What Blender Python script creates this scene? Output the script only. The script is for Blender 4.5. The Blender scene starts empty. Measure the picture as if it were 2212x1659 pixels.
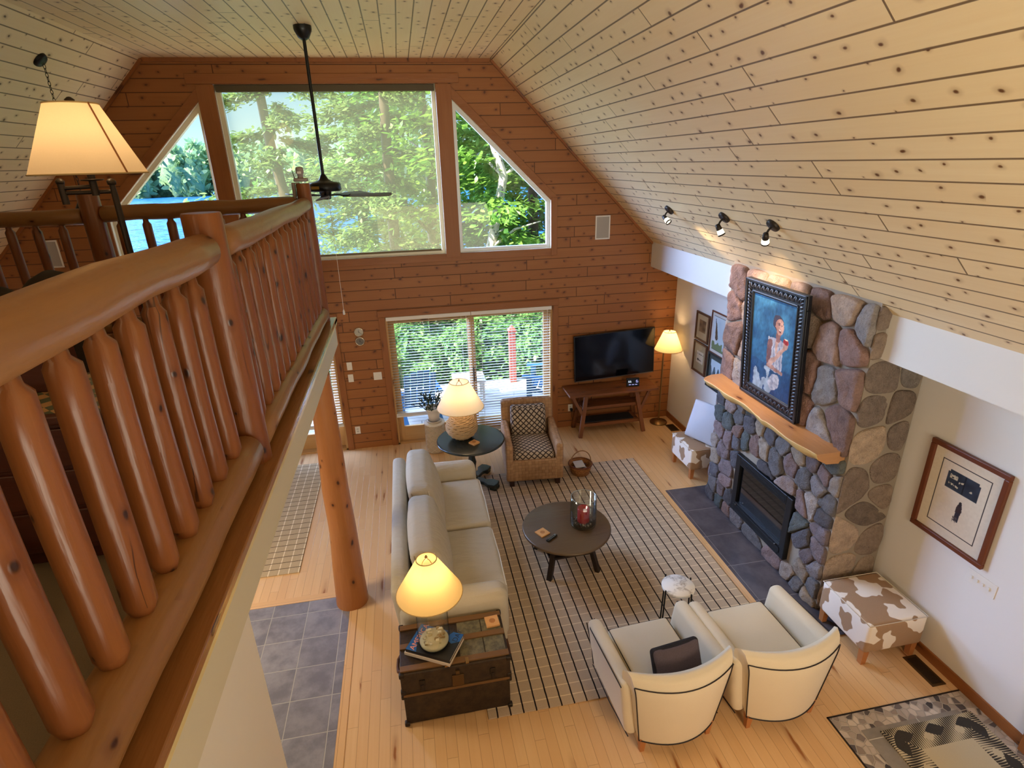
import bpy, math, random
from math import sin, cos, pi, radians as R, sqrt, atan2
from mathutils import Vector as V, Matrix as MX, Euler
random.seed(7)
SC = bpy.context.scene
COL = SC.collection
# ---------------------------------------------------------------- camera
F_PX, YAW, PITCH, ROLL = 1217.8, 0.17707, -0.37583, -0.0277
CAM = V((-4.1048, -8.1078, 4.0877))
fw = V((sin(YAW)*cos(PITCH), cos(YAW)*cos(PITCH), sin(PITCH)))
r0 = V((cos(YAW), -sin(YAW), 0)); u0 = r0.cross(fw)
rt = r0*cos(ROLL)+u0*sin(ROLL); up = -r0*sin(ROLL)+u0*cos(ROLL)
cd = bpy.data.cameras.new('camera'); cam = bpy.data.objects.new('camera', cd); COL.objects.link(cam)
cd.sensor_width = 36; cd.sensor_fit = 'HORIZONTAL'; cd.lens = F_PX/2212*36; cd.clip_start = .05; cd.clip_end = 2000
m3 = MX((rt, up, -fw)).transposed(); cam.matrix_world = MX.Translation(CAM) @ m3.to_4x4()
SC.camera = cam
# ---------------------------------------------------------------- colour management, light
SC.view_settings.view_transform = 'Standard'; SC.view_settings.look = 'None'
SC.view_settings.gamma = 1; SC.view_settings.use_curve_mapping = False
SC.view_settings.exposure = 0.12
cy = SC.cycles
cy.use_denoising = True; cy.max_bounces = 7; cy.diffuse_bounces = 4; cy.glossy_bounces = 3
cy.transmission_bounces = 6; cy.transparent_max_bounces = 16; cy.sample_clamp_indirect = 6
cy.caustics_reflective = False; cy.caustics_refractive = False
w = bpy.data.worlds.new('sky'); SC.world = w; w.use_nodes = True
wt = w.node_tree; wt.nodes.clear()
wo = wt.nodes.new('ShaderNodeOutputWorld'); bg = wt.nodes.new('ShaderNodeBackground')
tc = wt.nodes.new('ShaderNodeTexCoord'); sx = wt.nodes.new('ShaderNodeSeparateXYZ'); rp = wt.nodes.new('ShaderNodeValToRGB')
wt.links.new(tc.outputs['Generated'], sx.inputs[0]); wt.links.new(sx.outputs['Z'], rp.inputs[0])
wt.links.new(rp.outputs[0], bg.inputs[0]); wt.links.new(bg.outputs[0], wo.inputs[0])
bg.inputs[1].default_value = 1.25
cr = rp.color_ramp; cr.elements[0].position = 0.0; cr.elements[0].color = (.70, .92, 1.0, 1)
cr.elements[1].position = .55; cr.elements[1].color = (.20, .45, 1.0, 1)
e = cr.elements.new(.09); e.color = (.36, .66, 1.0, 1)

def light(name, kind, loc, energy, col, to=None, **kw):
    l = bpy.data.lights.new(name, kind); l.energy = energy; l.color = col
    for k, v in kw.items(): setattr(l, k, v)
    o = bpy.data.objects.new(name, l); COL.objects.link(o); o.location = loc
    if to is not None: o.rotation_euler = (V(to)-V(loc)).to_track_quat('-Z', 'Y').to_euler()
    return o
light('sun', 'SUN', (-30, -12, 40), 15.0, (1, .93, .80), to=(0, 3, 0), angle=R(.6))
# broad blue sky light, then unseen area lights added as interior fill
light('open_sky_over_lake', 'SUN', (-30, 24, 16), 25.0, (.36, .54, 1.0), to=(0, 0, 0), angle=R(50))
light('rear_ceiling_fill', 'AREA', (-3.6, -10.6, 2.0), 130, (1.0, .95, .76), to=(-2.6, -5.8, 5.3), shape='RECTANGLE', size=5.0, size_y=2.0, spread=R(105))  # added fill behind the camera, aimed up to brighten the ceiling
light('rear_floor_fill', 'AREA', (-1.9, -9.0, 2.5), 16, (1.0, .78, .54), to=(-2.0, -5.6, 0), shape='DISK', size=1.0, spread=R(85))  # added warm fill from behind for the near floor and chair backs
light('loft_fill', 'AREA', (-7.2, -9.2, 4.9), 12, (1.0, .70, .40), to=(-6.6, -6, 2.6), shape='DISK', size=.8)  # added warm fill over the loft, no fixture there
light('hall_fill', 'AREA', (-7.2, -4.0, 2.3), 75, (1.0, .86, .68), to=(-7.0, -4, 0), shape='DISK', size=1.0)  # added fill under the loft, lifts the floor there
# ---------------------------------------------------------------- mesh builder
class MB:
    def __init__(s): s.v = []; s.f = []; s.uv = []; s.mi = []; s.sm = []; s.vc = {}
    def add(s, vs, fs, uvs=None, mi=0, sm=False, M=None):
        b = len(s.v)
        for p in vs:
            p = V(p); s.v.append(tuple(M @ p) if M else tuple(p))
        for k, f in enumerate(fs):
            s.f.append([b+i for i in f]); s.mi.append(mi); s.sm.append(sm)
            s.uv.append(uvs[k] if uvs else [(vs[i][0], vs[i][1]) for i in f])
        return b
    def box(s, x0, x1, y0, y1, z0, z1, g=None, mi=0, M=None, taper=None):
        d = (x1-x0, y1-y0, z1-z0)
        if g is None: g = max(range(3), key=lambda i: d[i])
        vs = [(x, y, z) for z in (z0, z1) for y in (y0, y1) for x in (x0, x1)]
        fs = [(0, 2, 3, 1), (4, 5, 7, 6), (0, 1, 5, 4), (2, 6, 7, 3), (0, 4, 6, 2), (1, 3, 7, 5)]; na = [2, 2, 1, 1, 0, 0]
        ro = (random.random()*9, random.random()*9); uv = []
        for f, n in zip(fs, na):
            a = [i for i in range(3) if i != n]
            if g in a: u = g; v = [i for i in a if i != g][0]
            else: u, v = a
            uv.append([(vs[i][u]+ro[0], vs[i][v]+ro[1]) for i in f])
        if taper:   # scale of the top in x, y about the centre
            cx, cyy = (x0+x1)/2, (y0+y1)/2
            vs = [p if p[2] == z0 else (cx+(p[0]-cx)*taper, cyy+(p[1]-cyy)*taper, p[2]) for p in vs]
        s.add(vs, fs, uv, mi, False, M)
    def bar(s, a, b, w, h, mi=0, upv=(0, 0, 1)):      # square bar from a to b
        a, b = V(a), V(b); d = b-a; L = d.length; z = d/L; x = V(upv).cross(z)
        if x.length < 1e-4: x = V((1, 0, 0))
        x.normalize(); y = z.cross(x)
        M = MX.Translation(a) @ MX((x, y, z)).transposed().to_4x4()
        s.box(-w/2, w/2, -h/2, h/2, 0, L, 2, mi, M)
    def tube(s, pts, rad, n=10, mi=0, cap=True, closed=False, sm=True, sq=1.0):
        pts = [V(p) for p in pts]; m = len(pts)
        if not hasattr(rad, '__len__'): rad = [rad]*m
        rings = []; ln = 0; prevx = None; vs = []; us = []
        for i, p in enumerate(pts):
            if closed: t = pts[(i+1) % m]-pts[i-1]
            else: t = pts[min(i+1, m-1)]-pts[max(i-1, 0)]
            t.normalize()
            if prevx is None:
                x = t.orthogonal().normalized()
            else:
                x = prevx-t*prevx.dot(t); x.normalize()
            prevx = x; y = t.cross(x)
            if i: ln += (p-pts[i-1]).length
            us.append(ln)
            for k in range(n):
                a = 2*pi*k/n; vs.append(p+(x*cos(a)+y*sin(a)*sq)*rad[i])
        fs = []; uv = []; ru = random.random()*9; rv = random.random()*9
        for i in range(m if closed else m-1):
            j = (i+1) % m
            for k in range(n):
                k2 = (k+1) % n
                fs.append((i*n+k, i*n+k2, j*n+k2, j*n+k))
                c = 2*pi*rad[i]/n; ua = us[i]+ru; ub = (us[j] if j else ln+.05)+ru
                uv.append([(ua, rv+k*c), (ua, rv+(k+1)*c), (ub, rv+(k+1)*c), (ub, rv+k*c)])
        s.add(vs, fs, uv, mi, sm)
        if cap and not closed:
            s.add(vs[:n], [tuple(range(n))[::-1]], None, mi, False); s.add(vs[-n:], [tuple(range(n))], None, mi, False)
    def lathe(s, prof, n=24, c=(0, 0, 0), mi=0, sm=True, M=None, cap0=False, cap1=False, fn=None):
        vs = []; fs = []; uv = []; ln = [0]
        for i in range(1, len(prof)): ln.append(ln[-1]+sqrt((prof[i][0]-prof[i-1][0])**2+(prof[i][1]-prof[i-1][1])**2))
        for r, z in prof:
            for k in range(n):
                a = 2*pi*k/n; rr = r*(fn(a, z) if fn else 1)
                vs.append((c[0]+rr*cos(a), c[1]+rr*sin(a), c[2]+z))
        for i in range(len(prof)-1):
            for k in range(n):
                k2 = (k+1) % n; fs.append((i*n+k, i*n+k2, (i+1)*n+k2, (i+1)*n+k))
                q = 2*pi*max(prof[i][0], prof[i+1][0])/n
                uv.append([(k*q, ln[i]), ((k+1)*q, ln[i]), ((k+1)*q, ln[i+1]), (k*q, ln[i+1])])
        s.add(vs, fs, uv, mi, sm, M)
        if cap0: s.add(vs[:n], [tuple(range(n))[::-1]], None, mi, False, M)
        if cap1: s.add(vs[-n:], [tuple(range(n))], None, mi, False, M)
    def prism(s, poly, h, M=None, mi=0, uvrot=False):   # poly in xy, from z=0 to h
        n = len(poly); vs = [(x, y, 0) for x, y in poly]+[(x, y, h) for x, y in poly]
        fs = [tuple(range(n))[::-1], tuple(range(n, 2*n))]
        T = (lambda p: (p[1], p[0])) if uvrot else (lambda p: (p[0], p[1]))
        uv = [[T(vs[i]) for i in f] for f in fs]; q = 0
        for i in range(n):
            j = (i+1) % n; L = sqrt((poly[i][0]-poly[j][0])**2+(poly[i][1]-poly[j][1])**2)
            fs.append((i, j, n+j, n+i)); uv.append([(q, 0), (q+L, 0), (q+L, h), (q, h)]); q += L
        s.add(vs, fs, uv, mi, False, M)
    def rbox(s, c, size, r=.05, n=6, puff=(0, 0, 0), mi=0, M=None, fn=None):   # rounded, puffed box
        hx, hy, hz = [q/2 for q in size]; vs = []; fs = []; uv = []; idx = {}
        def vert(a, b, d):
            k = (round(a, 5), round(b, 5), round(d, 5))
            if k in idx: return idx[k]
            p = V((a*hx, b*hy, d*hz)); rr = min(r, hx, hy, hz)
            q = V([max(-(h-rr), min(h-rr, t)) for h, t in zip((hx, hy, hz), p)])
            e = p-q
            if e.length > 1e-6: p = q+e.normalized()*rr
            p.x += puff[0]*a*(1-b*b)*(1-d*d); p.y += puff[1]*b*(1-a*a)*(1-d*d); p.z += puff[2]*d*(1-a*a)*(1-b*b)
            if fn: p = V(fn(p, a, b, d))
            idx[k] = len(vs); vs.append(p+V(c)); return idx[k]
        e0 = min(r/max(hx, 1e-3), .9)
        def steps(h):
            t = min(r/h, .95); inner = [-1+t+(2-2*t)*i/n for i in range(n+1)]
            return [-1, -1+t*.3, -1+t*.65]+inner+[1-t*.65, 1-t*.3, 1]
        st = [steps(hx), steps(hy), steps(hz)]
        for ax in range(3):
            o = [i for i in range(3) if i != ax]
            for sg in (-1, 1):
                A, B = st[o[0]], st[o[1]]
                for i in range(len(A)-1):
                    for j in range(len(B)-1):
                        q = []
                        for a, b in ((A[i], B[j]), (A[i+1], B[j]), (A[i+1], B[j+1]), (A[i], B[j+1])):
                            t = [0, 0, 0]; t[ax] = sg; t[o[0]] = a; t[o[1]] = b; q.append((vert(*t), (a*size[o[0]]/2, b*size[o[1]]/2)))
                        if (sg > 0) == (ax == 1): q.reverse()
                        fs.append([x[0] for x in q]); uv.append([x[1] for x in q])
        s.add(vs, fs, uv, mi, True, M)
    def grid(s, fn, nu, nv, mi=0, sm=True, cu=False, uvs=(1, 1), M=None):
        vs = [fn(i/(nu if cu else nu-1), j/(nv-1)) for j in range(nv) for i in range(nu)]; fs = []; uv = []
        for j in range(nv-1):
            for i in range(nu if cu else nu-1):
                i2 = (i+1) % nu
                fs.append((j*nu+i, j*nu+i2, (j+1)*nu+i2, (j+1)*nu+i))
                a, b = i/(nu-1)*uvs[0], (i+1)/(nu-1)*uvs[0]; c, d = j/(nv-1)*uvs[1], (j+1)/(nv-1)*uvs[1]
                uv.append([(a, c), (b, c), (b, d), (a, d)])
        s.add(vs, fs, uv, mi, sm, M)
    def poly(s, pts, o=(0, 0, 0), u=(1, 0, 0), v=(0, 1, 0), mi=0, off=(0, 0)):      # flat n-gon with UV in metres along u, v
        u, v, o = V(u), V(v), V(o)
        s.add([o+u*a+v*b for a, b in pts], [tuple(range(len(pts)))], [[(a+off[0], b+off[1]) for a, b in pts]], mi)
    def build(s, name, mats, parent=None, bevel=0, seg=2, col=None, local=False, sub=0):
        me = bpy.data.meshes.new(name); off = V((0, 0, 0))
        if parent is not None and not local:
            q = parent
            while q.parent: q = q.parent
            off = q.location
        me.from_pydata([V(p)-off for p in s.v], [], s.f)
        if not isinstance(mats, (list, tuple)): mats = [mats]
        for m in mats: me.materials.append(m)
        me.polygons.foreach_set('material_index', s.mi); me.polygons.foreach_set('use_smooth', s.sm)
        ul = me.uv_layers.new(name='UVMap'); ul.data.foreach_set('uv', [c for f in s.uv for q in f for c in q])
        if col:
            ca = me.color_attributes.new('Col', 'FLOAT_COLOR', 'POINT'); ca.data.foreach_set('color', [c for q in col for c in (q[0], q[1], q[2], 1)])
        me.update()
        o = bpy.data.objects.new(name, me); COL.objects.link(o)
        if parent is not None: o.parent = parent
        if bevel:
            b = o.modifiers.new('bevel', 'BEVEL'); b.width = bevel; b.segments = seg; b.limit_method = 'ANGLE'; b.angle_limit = R(40)
        if sub:
            q = o.modifiers.new('sub', 'SUBSURF'); q.levels = sub; q.render_levels = sub
        return o
def tag(o, label=None, cat=None, group=None, kind=None):
    if label: o['label'] = label
    if cat: o['category'] = cat
    if group: o['group'] = group
    if kind: o['kind'] = kind
    return o
def thing(name, label, cat, loc=(0, 0, 0), rz=0, group=None):
    o = bpy.data.objects.new(name, None); COL.objects.link(o); o.empty_display_size = .1
    o.location = loc; o.rotation_euler = (0, 0, rz)
    return tag(o, label, cat, group)
def struct(o): o['kind'] = 'structure'; return o
def dup(o, loc=None, rz=None, label=None, parent=None, scale=None):
    c = o.copy(); COL.objects.link(c)
    if parent is not None: c.parent = parent
    if loc is not None: c.location = loc
    if rz is not None: c.rotation_euler = (0, 0, rz)
    if scale is not None: c.scale = scale
    if label: c['label'] = label
    for ch in list(o.children): dup(ch, parent=c)
    return c
def one(mb, name, mats, label, cat, group=None, **kw):
    return tag(mb.build(name, mats, **kw), label, cat, group)
def frame_M(o, u, v):       # matrix with x=u, y=v, z=u x v at o
    u, v = V(u).normalized(), V(v).normalized(); n = u.cross(v)
    return MX.Translation(V(o)) @ MX((u, v, n)).transposed().to_4x4()
# ---------------------------------------------------------------- materials
def srgb(r, g, b):
    f = lambda c: (c/255/12.92) if c/255 <= .04045 else ((c/255+.055)/1.055)**2.4
    return (f(r), f(g), f(b), 1)
class NT:
    def __init__(s, name):
        s.m = bpy.data.materials.new(name); s.m.use_nodes = True; s.t = s.m.node_tree; s.b = s.t.nodes['Principled BSDF']; s.out = s.t.nodes['Material Output']
    def n(s, typ, ins=None, **kw):
        x = s.t.nodes.new('ShaderNode'+typ)
        for k, v in kw.items(): setattr(x, k, v)
        for k, v in (ins or {}).items(): s.set(x.inputs[k], v)
        return x
    def set(s, sock, v):
        if hasattr(v, 'outputs'): v = v.outputs[0]
        if isinstance(v, bpy.types.NodeSocket): s.t.links.new(v, sock)
        else: sock.default_value = v
    def math(s, op, a, b=0, c=None):
        x = s.n('Math', operation=op); s.set(x.inputs[0], a); s.set(x.inputs[1], b)
        if c is not None: s.set(x.inputs[2], c)
        return x.outputs[0]
    def mix(s, f, a, b, typ='MIX'):
        x = s.n('Mix', data_type='RGBA', blend_type=typ); s.set(x.inputs[0], f); s.set(x.inputs[6], a); s.set(x.inputs[7], b); return x.outputs[2]
    def step(s, x, lo, hi, a=0., b=1.):
        q = s.n('MapRange', interpolation_type='SMOOTHSTEP'); s.set(q.inputs[0], x)
        for i, v in enumerate((lo, hi, a, b)): s.set(q.inputs[i+1], v)
        return q.outputs[0]
    def vec(s, x, y, z=0.):
        q = s.n('CombineXYZ'); s.set(q.inputs[0], x); s.set(q.inputs[1], y); s.set(q.inputs[2], z); return q.outputs[0]
    def uv(s):
        q = s.n('UVMap', uv_map='UVMap'); p = s.n('SeparateXYZ', {0: q}); return p.outputs[0], p.outputs[1]
    def obj(s): return s.n('TexCoord').outputs['Object']
    def noise(s, vec, scale, detail=3, rough=.55, dims='3D'):
        q = s.n('TexNoise', {'Scale': scale, 'Detail': detail, 'Roughness': rough}, noise_dimensions=dims); s.set(q.inputs['Vector'], vec); return q.outputs[0]
    def ramp(s, f, stops):
        q = s.n('ValToRGB', {0: f}); e = q.color_ramp.elements
        while len(e) < len(stops): e.new(.5)
        for x, (p, c) in zip(e, stops): x.position = p; x.color = c
        return q.outputs[0]
    def bump(s, h, strength=.3, dist=.01):
        q = s.n('Bump', {'Strength': strength, 'Distance': dist, 'Height': h}); s.set(s.b.inputs['Normal'], q.outputs[0])
    def P(s, **kw):
        for k, v in kw.items(): s.set(s.b.inputs[k.replace('_', ' ')], v)
        return s.m
def plain(name, col, rough=.5, metal=0., spec=.5, bump=0, bs=200, var=0, **kw):
    t = NT(name); t.P(Base_Color=col, Roughness=rough, Metallic=metal, Specular_IOR_Level=spec, **kw)
    if bump or var:
        nz = t.noise(t.obj(), bs, 2)
        if var: t.P(Base_Color=t.mix(t.math('MULTIPLY', nz, var), col, (col[0]*.55, col[1]*.55, col[2]*.55, 1)))
        if bump: t.bump(nz, bump, .004)
    return t.m
def wood(name, c1, c2, dark, pw=None, crack=0, L=2.2, knots=.5, ku=.32, kv=None, rough=.45, groove=(.018, .6), tint=.35, kr=.16, grain=1., spec=.45):
    t = NT(name); u, v = t.uv()
    if pw:
        vr = t.math('DIVIDE', v, pw); row = t.math('FLOOR', vr); fv = t.math('FRACT', vr)
        rn = t.n('TexWhiteNoise', {'W': row}, noise_dimensions='1D').outputs[0]
        ur = t.math('ADD', t.math('DIVIDE', u, L), t.math('MULTIPLY', rn, 17.3)); colm = t.math('FLOOR', ur); fu = t.math('FRACT', ur)
        rnd = t.n('TexWhiteNoise', {'Vector': t.vec(row, colm)}, noise_dimensions='2D')
        rv = rnd.outputs[0]
    else:
        oi = t.n('ObjectInfo'); rv = oi.outputs['Random']
    kv = kv or pw or .12
    off = t.math('MULTIPLY', rv, 7.0)
    g1 = t.noise(t.vec(t.math('ADD', t.math('MULTIPLY', u, 1.6), off), t.math('MULTIPLY', v, 46.), off), 1.0, 3, .6)
    g2 = t.noise(t.vec(t.math('MULTIPLY', u, 1.2), t.math('MULTIPLY', v, 5.), off), 1.0, 2, .5)
    base = t.mix(t.math('MULTIPLY', t.math('ADD', t.math('MULTIPLY', g1, .6*grain), t.math('MULTIPLY', g2, .5)), 1.0), c1, c2)
    if pw or tint: base = t.mix(t.math('MULTIPLY', rv, tint), base, c2)
    wob = t.math('MULTIPLY', t.noise(t.vec(u, v, 0.), 9., 1), .25)
    vo = t.n('TexVoronoi', {'Vector': t.vec(t.math('ADD', t.math('DIVIDE', u, ku), wob), t.math('ADD', t.math('DIVIDE', v, kv), wob), off), 'Scale': 1.0}, voronoi_dimensions='2D')
    sepc = t.n('SeparateXYZ', {0: vo.outputs['Color']})
    pick = t.math('LESS_THAN', sepc.outputs[0], knots); size = t.math('ADD', kr*.5, t.math('MULTIPLY', sepc.outputs[1], kr))
    rat = t.math('DIVIDE', vo.outputs['Distance'], size)
    km = t.math('MULTIPLY', pick, t.step(rat, 1.0, .35)); kh = t.math('MULTIPLY', pick, t.step(rat, 2.6, .6, 0., .45))
    base = t.mix(kh, base, (c2[0]*.55, c2[1]*.45, c2[2]*.4, 1)); base = t.mix(km, base, dark)
    if crack:
        cn = t.noise(t.vec(t.math('MULTIPLY', u, .9), t.math('MULTIPLY', v, 9.), off), 1.0, 2, .5); cl = t.step(t.math('ABSOLUTE', t.math('SUBTRACT', cn, .5)), .010, .003); cm = t.step(t.noise(t.vec(t.math('MULTIPLY', u, 1.3), v, off), 1.0, 1), .50, .60)
        base = t.mix(t.math('MULTIPLY', t.math('MULTIPLY', cl, cm), crack), base, (dark[0]*.8, dark[1]*.7, dark[2]*.7, 1))
    if pw:
        ev = t.math('MINIMUM', fv, t.math('SUBTRACT', 1., fv)); eu = t.math('MULTIPLY', t.math('MINIMUM', fu, t.math('SUBTRACT', 1., fu)), L/pw)
        ed = t.math('MINIMUM', ev, eu); gm = t.step(ed, groove[0], groove[0]*2.2, 1., 0.)
        base = t.mix(t.math('MULTIPLY', gm, groove[1]), base, (dark[0]*.6, dark[1]*.6, dark[2]*.6, 1))
        t.bump(t.math('SUBTRACT', t.math('MULTIPLY', g1, .05), gm), .5, .006)
    else: t.bump(t.math('ADD', t.math('ADD', t.math('MULTIPLY', g1, .5), t.math('MULTIPLY', t.noise(t.vec(t.math('MULTIPLY', u, 2.2), t.math('MULTIPLY', v, 9.), off), 1.5, 3), 2.2)), t.math('MULTIPLY', km, .6)), .22, .012)
    t.P(Base_Color=base, Roughness=t.math('ADD', rough, t.math('MULTIPLY', g2, .12)), Specular_IOR_Level=spec)
    return t.m
PINE = wood('pine_boards', srgb(176, 116, 60), srgb(144, 86, 40), srgb(92, 50, 22), pw=.147, L=1.9, knots=.7, ku=.20, kr=.085, rough=.42, groove=(.020, .85), tint=.5)
PINEC = wood('pine_ceiling', srgb(240, 220, 180), srgb(226, 196, 150), srgb(104, 66, 36), pw=.147, L=2.3, knots=.75, ku=.19, kr=.085, rough=.36, groove=(.022, .85), tint=.4)
MAPLE = wood('maple_floor', srgb(232, 196, 146), srgb(212, 166, 114), srgb(150, 92, 44), pw=.083, L=1.3, knots=.12, ku=.6, rough=.26, groove=(.012, .4), tint=.65)
TRIM = wood('pine_trim', srgb(168, 108, 56), srgb(138, 80, 38), srgb(84, 44, 20), knots=.35, ku=.45, kv=.10, rough=.4, tint=.3)
LOG = wood('peeled_log', srgb(152, 92, 46), srgb(118, 64, 28), srgb(48, 20, 8), crack=.85, knots=.5, ku=.22, kv=.13, rough=.28, kr=.10, tint=.5, spec=.5)
BOARD = wood('loft_board', srgb(176, 124, 78), srgb(140, 92, 52), srgb(70, 36, 16), knots=.2, ku=.5, kv=.2, rough=.12, kr=.09, tint=.2, spec=.7)
COLM = wood('column_log', srgb(196, 132, 76), srgb(164, 100, 50), srgb(70, 34, 14), knots=.4, ku=.22, kv=.14, rough=.3, kr=.10, tint=.2)
LOGP = wood('pale_log', srgb(168, 122, 76), srgb(134, 90, 50), srgb(70, 36, 16), knots=.28, ku=.25, kv=.15, rough=.30, kr=.10, tint=.3)
OAKDK = wood('brown_oak', srgb(142, 88, 46), srgb(100, 58, 28), srgb(56, 30, 14), knots=.1, ku=.5, kv=.2, rough=.4)
WHITE = plain('white_paint', srgb(236, 232, 226), .6)
WALLP = plain('wall_paint', srgb(230, 224, 216), .75, bump=.05, bs=90)
BLACK = plain('black_metal', srgb(22, 22, 24), .4, .4)
BRASS = plain('antique_brass', srgb(150, 118, 74), .32, .9)
BRONZE = plain('dark_bronze', srgb(52, 44, 38), .45, .6)
GLASS = None
def glass(name, col=(1, 1, 1, 1), tr=.92, rough=.02, edge=1.):
    t = NT(name); t.t.nodes.remove(t.b)
    lw = t.n('LayerWeight', {0: .3}); a = t.n('BsdfTransparent', {0: t.mix(t.step(lw.outputs['Facing'], .35, .95), col, (col[0]*edge, col[1]*edge, col[2]*edge, 1))}); b = t.n('BsdfGlossy', {0: (1, 1, 1, 1), 'Roughness': rough}); fr = t.n('LayerWeight', {0: .25})
    mx = t.n('MixShader'); t.set(mx.inputs[0], t.step(fr.outputs['Facing'], .45, 1.0, 1-tr, .42)); t.set(mx.inputs[1], a.outputs[0]); t.set(mx.inputs[2], b.outputs[0])
    t.set(t.out.inputs[0], mx.outputs[0]); return t.m
PANE = glass('window_glass', tr=.97); JAR = glass('clear_glass', (.92, .95, .93, 1), .91, .05, .25)
def shade_mat(name, col, em, strength):
    t = NT(name); t.t.nodes.remove(t.b)
    nz = t.noise(t.obj(), 160, 2); c = t.mix(t.math('MULTIPLY', nz, .25), col, (col[0]*.8, col[1]*.75, col[2]*.65, 1))
    d = t.n('BsdfDiffuse', {0: c}); tr = t.n('BsdfTranslucent', {0: c}); mx = t.n('MixShader', {0: .55}); t.set(mx.inputs[1], d.outputs[0]); t.set(mx.inputs[2], tr.outputs[0])
    e = t.n('Emission', {0: em, 1: strength}); ad = t.n('AddShader'); t.set(ad.inputs[0], mx.outputs[0]); t.set(ad.inputs[1], e.outputs[0])
    t.set(t.out.inputs[0], ad.outputs[0]); return t.m
def emit(name, col, st):
    t = NT(name); t.P(Base_Color=(0, 0, 0, 1), Emission_Color=col, Emission_Strength=st); return t.m
def vcol(name, rough=.6, bump=0, spec=.3, metal=0):
    t = NT(name); a = t.n('Attribute', attribute_name='Col'); t.P(Base_Color=a.outputs['Color'], Roughness=rough, Specular_IOR_Level=spec)
    if bump: t.bump(t.noise(t.obj(), 45, 4, .65), bump, .02)
    return t.m
PIC = vcol('printed_paper', .5)
def fabric(name, c1, c2, sc=380, rough=.9):
    t = NT(name); nz = t.noise(t.obj(), sc, 2, .6); n2 = t.noise(t.obj(), 4, 2)
    t.P(Base_Color=t.mix(t.math('ADD', t.math('MULTIPLY', nz, .7), t.math('MULTIPLY', n2, .25)), c1, c2), Roughness=rough, Specular_IOR_Level=.15, Sheen_Weight=.15); t.bump(nz, .25, .002); return t.m
# ================================================================ the room
XC = -4.86                                  # centre line of the gable
mir = lambda x: 2*XC-x
ZT, XFR, XS, ZST, ZSB = 5.315, -2.815, -.458, 2.914, 2.547
SL = (ZT-ZST)/(XS-XFR); YB = -12.8
def wallpoly(mb, pts): mb.poly(pts, (0, 0, 0), (1, 0, 0), (0, 0, 1), off=(20, 10.04))
g = MB()
DR, DL = (-4.488, -2.003), (-7.75, -5.25)   # sliding doors
for a, b in ((-9.72, DL[0]), (DL[1], DR[0]), (DR[1], 0)): wallpoly(g, [(a, 0), (b, 0), (b, 2.05), (a, 2.05)])
wallpoly(g, [(-9.72, 2.05), (0, 2.05), (0, 2.903), (-9.72, 2.903)])
WR = [(-3.343, 2.903), (-2.024, 2.903), (-2.024, 3.565), (-3.343, 4.856)]
wallpoly(g, [(-6.95, 5.36), (-6.377, 4.856), (-6.18, 5.035), (-3.543, 5.035), (-3.343, 4.856), (-2.77, 5.36)])
rp_ = [(-3.343, 4.856), (-2.024, 3.565), (-2.024, 2.903), (-.38, 2.903), (-.38, 2.95), (-2.77, 5.36)]
wallpoly(g, rp_); wallpoly(g, [(mir(x), z) for x, z in rp_][::-1])
mp = [(-3.543, 2.903), (-3.343, 2.903), (-3.343, 4.856), (-3.543, 5.035)]
wallpoly(g, mp); wallpoly(g, [(mir(x), z) for x, z in mp][::-1])
struct(g.build('wall_back', PINE))
# ceiling: flat top, two slopes, boards along the room
c = MB()
slp = sqrt((XS-XFR)**2+(ZT-ZST)**2)
c.poly([(0, 0), (YB, 0), (YB, mir(XFR)-XFR), (0, mir(XFR)-XFR)], (XFR, 0, ZT), (0, 1, 0), (1, 0, 0), off=(0, 20))
d = V((XS-XFR, 0, ZST-ZT)).normalized()
c.poly([(0, 0), (YB, 0), (YB, slp+.02), (0, slp+.02)], (XFR, 0, ZT), (0, 1, 0), d, off=(3.3, 31))
c.poly([(0, 0), (YB, 0), (YB, slp+.5), (0, slp+.5)], (mir(XFR), 0, ZT), (0, 1, 0), (-d.x, 0, d.z), off=(1.1, 47))
struct(c.build('ceiling', PINEC))
# painted soffit along the eave and the two side walls
s = MB()
s.box(XS, .02, YB, 0, ZSB, ZST+.02)
s.box(-9.74, mir(XS), YB, 0, ZSB, ZST+.02)
struct(s.build('trim_soffit', WALLP))
s = MB(); s.poly([(0, 0), (YB, 0), (YB, 3.0), (0, 3.0)], (0, 0, 0), (0, 1, 0), (0, 0, 1)); struct(s.build('wall_right', WALLP))
s = MB(); s.poly([(0, 0), (YB, 0), (YB, 3.0), (0, 3.0)], (-9.72, 0, 0), (0, 1, 0), (0, 0, 1)); struct(s.build('wall_left', WALLP))
f = MB(); f.poly([(.1, -9.8), (.1, .1), (YB, .1), (YB, -9.8)], (0, 0, 0), (0, 1, 0), (1, 0, 0), off=(20, 20)); struct(f.build('floor', MAPLE))
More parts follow.
